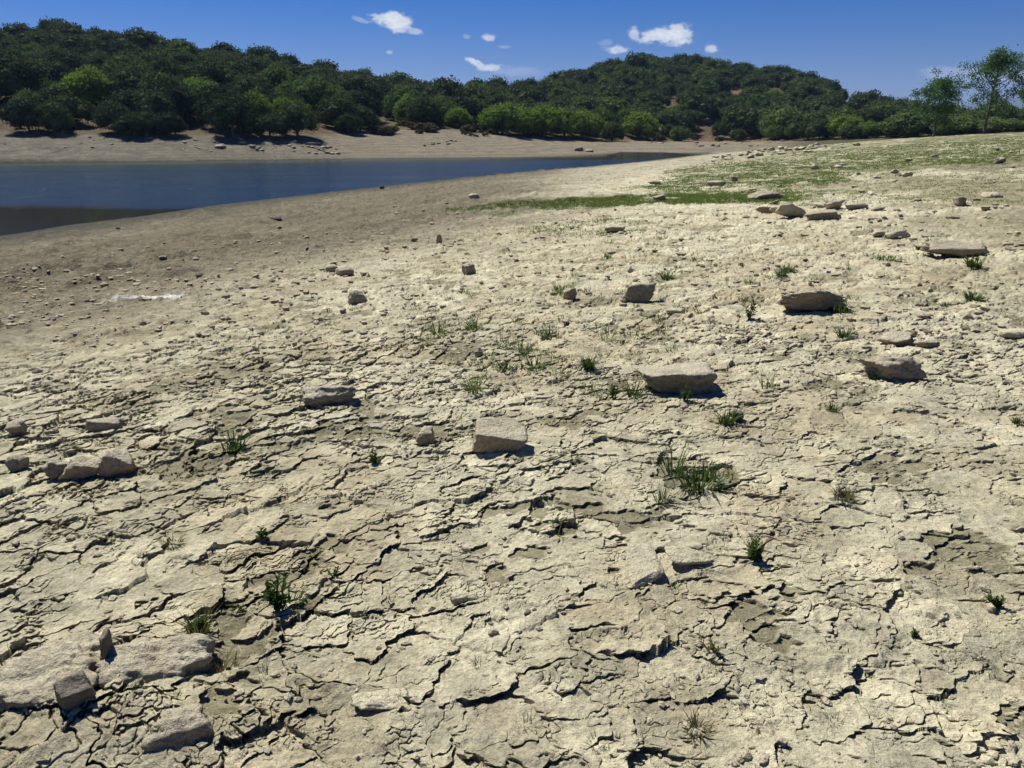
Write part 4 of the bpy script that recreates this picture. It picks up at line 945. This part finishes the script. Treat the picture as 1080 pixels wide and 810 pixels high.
for cx, cy, rx, ry, rot, st in CLD:
    rx *= .8; ry *= .76
    d = ray(cx, cy); u0, v0 = d[0] / d[1], d[2] / d[1]; k = FPX * .99
    du = M('SUBTRACT', su, u0); dv = M('SUBTRACT', sv, v0)
    c_, s_ = math.cos(rot), math.sin(rot)
    a = M('ADD', M('MULTIPLY', du, c_ * k * .93 / rx), M('MULTIPLY', dv, -s_ * k / rx)); b_ = M('ADD', M('MULTIPLY', du, s_ * k / ry), M('MULTIPLY', dv, c_ * k / ry))
    q = M('SQRT', M('ADD', M('MULTIPLY', a, a), M('MULTIPLY', b_, b_)))
    e = M('ADD', q, M('MULTIPLY', M('SUBTRACT', nz.outputs[0], .5), 2.6)); e = M('ADD', e, M('MULTIPLY', M('SUBTRACT', nz2.outputs[0], .5), 1.0))
    mm = nt.nodes.new('ShaderNodeMapRange'); mm.interpolation_type = 'SMOOTHSTEP'; nt.links.new(e, mm.inputs[0]); mm.inputs[1].default_value = 1.2; mm.inputs[2].default_value = .42; mm.inputs[3].default_value = 0; mm.inputs[4].default_value = st
    acc = mm.outputs[0] if acc is None else M('MAXIMUM', acc, mm.outputs[0])
acc = M('MULTIPLY', acc, front)
hs = nt.nodes.new('ShaderNodeHueSaturation'); tv_ = nt.nodes.new('ShaderNodeVectorMath'); tv_.operation = 'MULTIPLY'; tv_.inputs[1].default_value = (.90, .90, 1.26); nt.links.new(sky.outputs[0], tv_.inputs[0]); nt.links.new(tv_.outputs[0], hs.inputs['Color']); hs.inputs['Saturation'].default_value = 1.42; hs.inputs['Value'].default_value = 1.0
cloudc = mix(nt, mapr(nt, nz2.outputs[0], .35, .65, 0, 1), (12, 13, 14.5), (17, 17.2, 17.5))
nt.links.new(mix(nt, acc, hs.outputs[0], cloudc), bg.inputs['Color'])
sd = bpy.data.lights.new('sun', 'SUN'); sd.energy = 5.0; sd.angle = R(.53); sd.color = (1, .97, .885)
so = bpy.data.objects.new('sun', sd); COL.objects.link(so)
from mathutils import Vector
sdir = Vector((math.sin(SUN_AZ) * math.cos(SUN_EL), math.cos(SUN_AZ) * math.cos(SUN_EL), math.sin(SUN_EL)))
so.rotation_euler = sdir.to_track_quat('Z', 'Y').to_euler(); so.location = (0, 0, 50)
cd = bpy.data.cameras.new('camera'); cam = bpy.data.objects.new('camera', cd); COL.objects.link(cam); C.camera = cam
cam.location = (0, 0, CAMZ); cam.rotation_euler = (math.pi / 2 - PITCH, 0, 0); cd.sensor_fit = 'HORIZONTAL'; cd.angle = 2 * math.atan(540 / FPX); cd.clip_end = 20000; cd.clip_start = .05
C.view_settings.view_transform = 'Standard'; C.view_settings.look = 'None'; C.view_settings.gamma = 1; C.view_settings.use_curve_mapping = False; C.view_settings.exposure = .36
C.cycles.max_bounces = 6; C.cycles.volume_bounces = 0
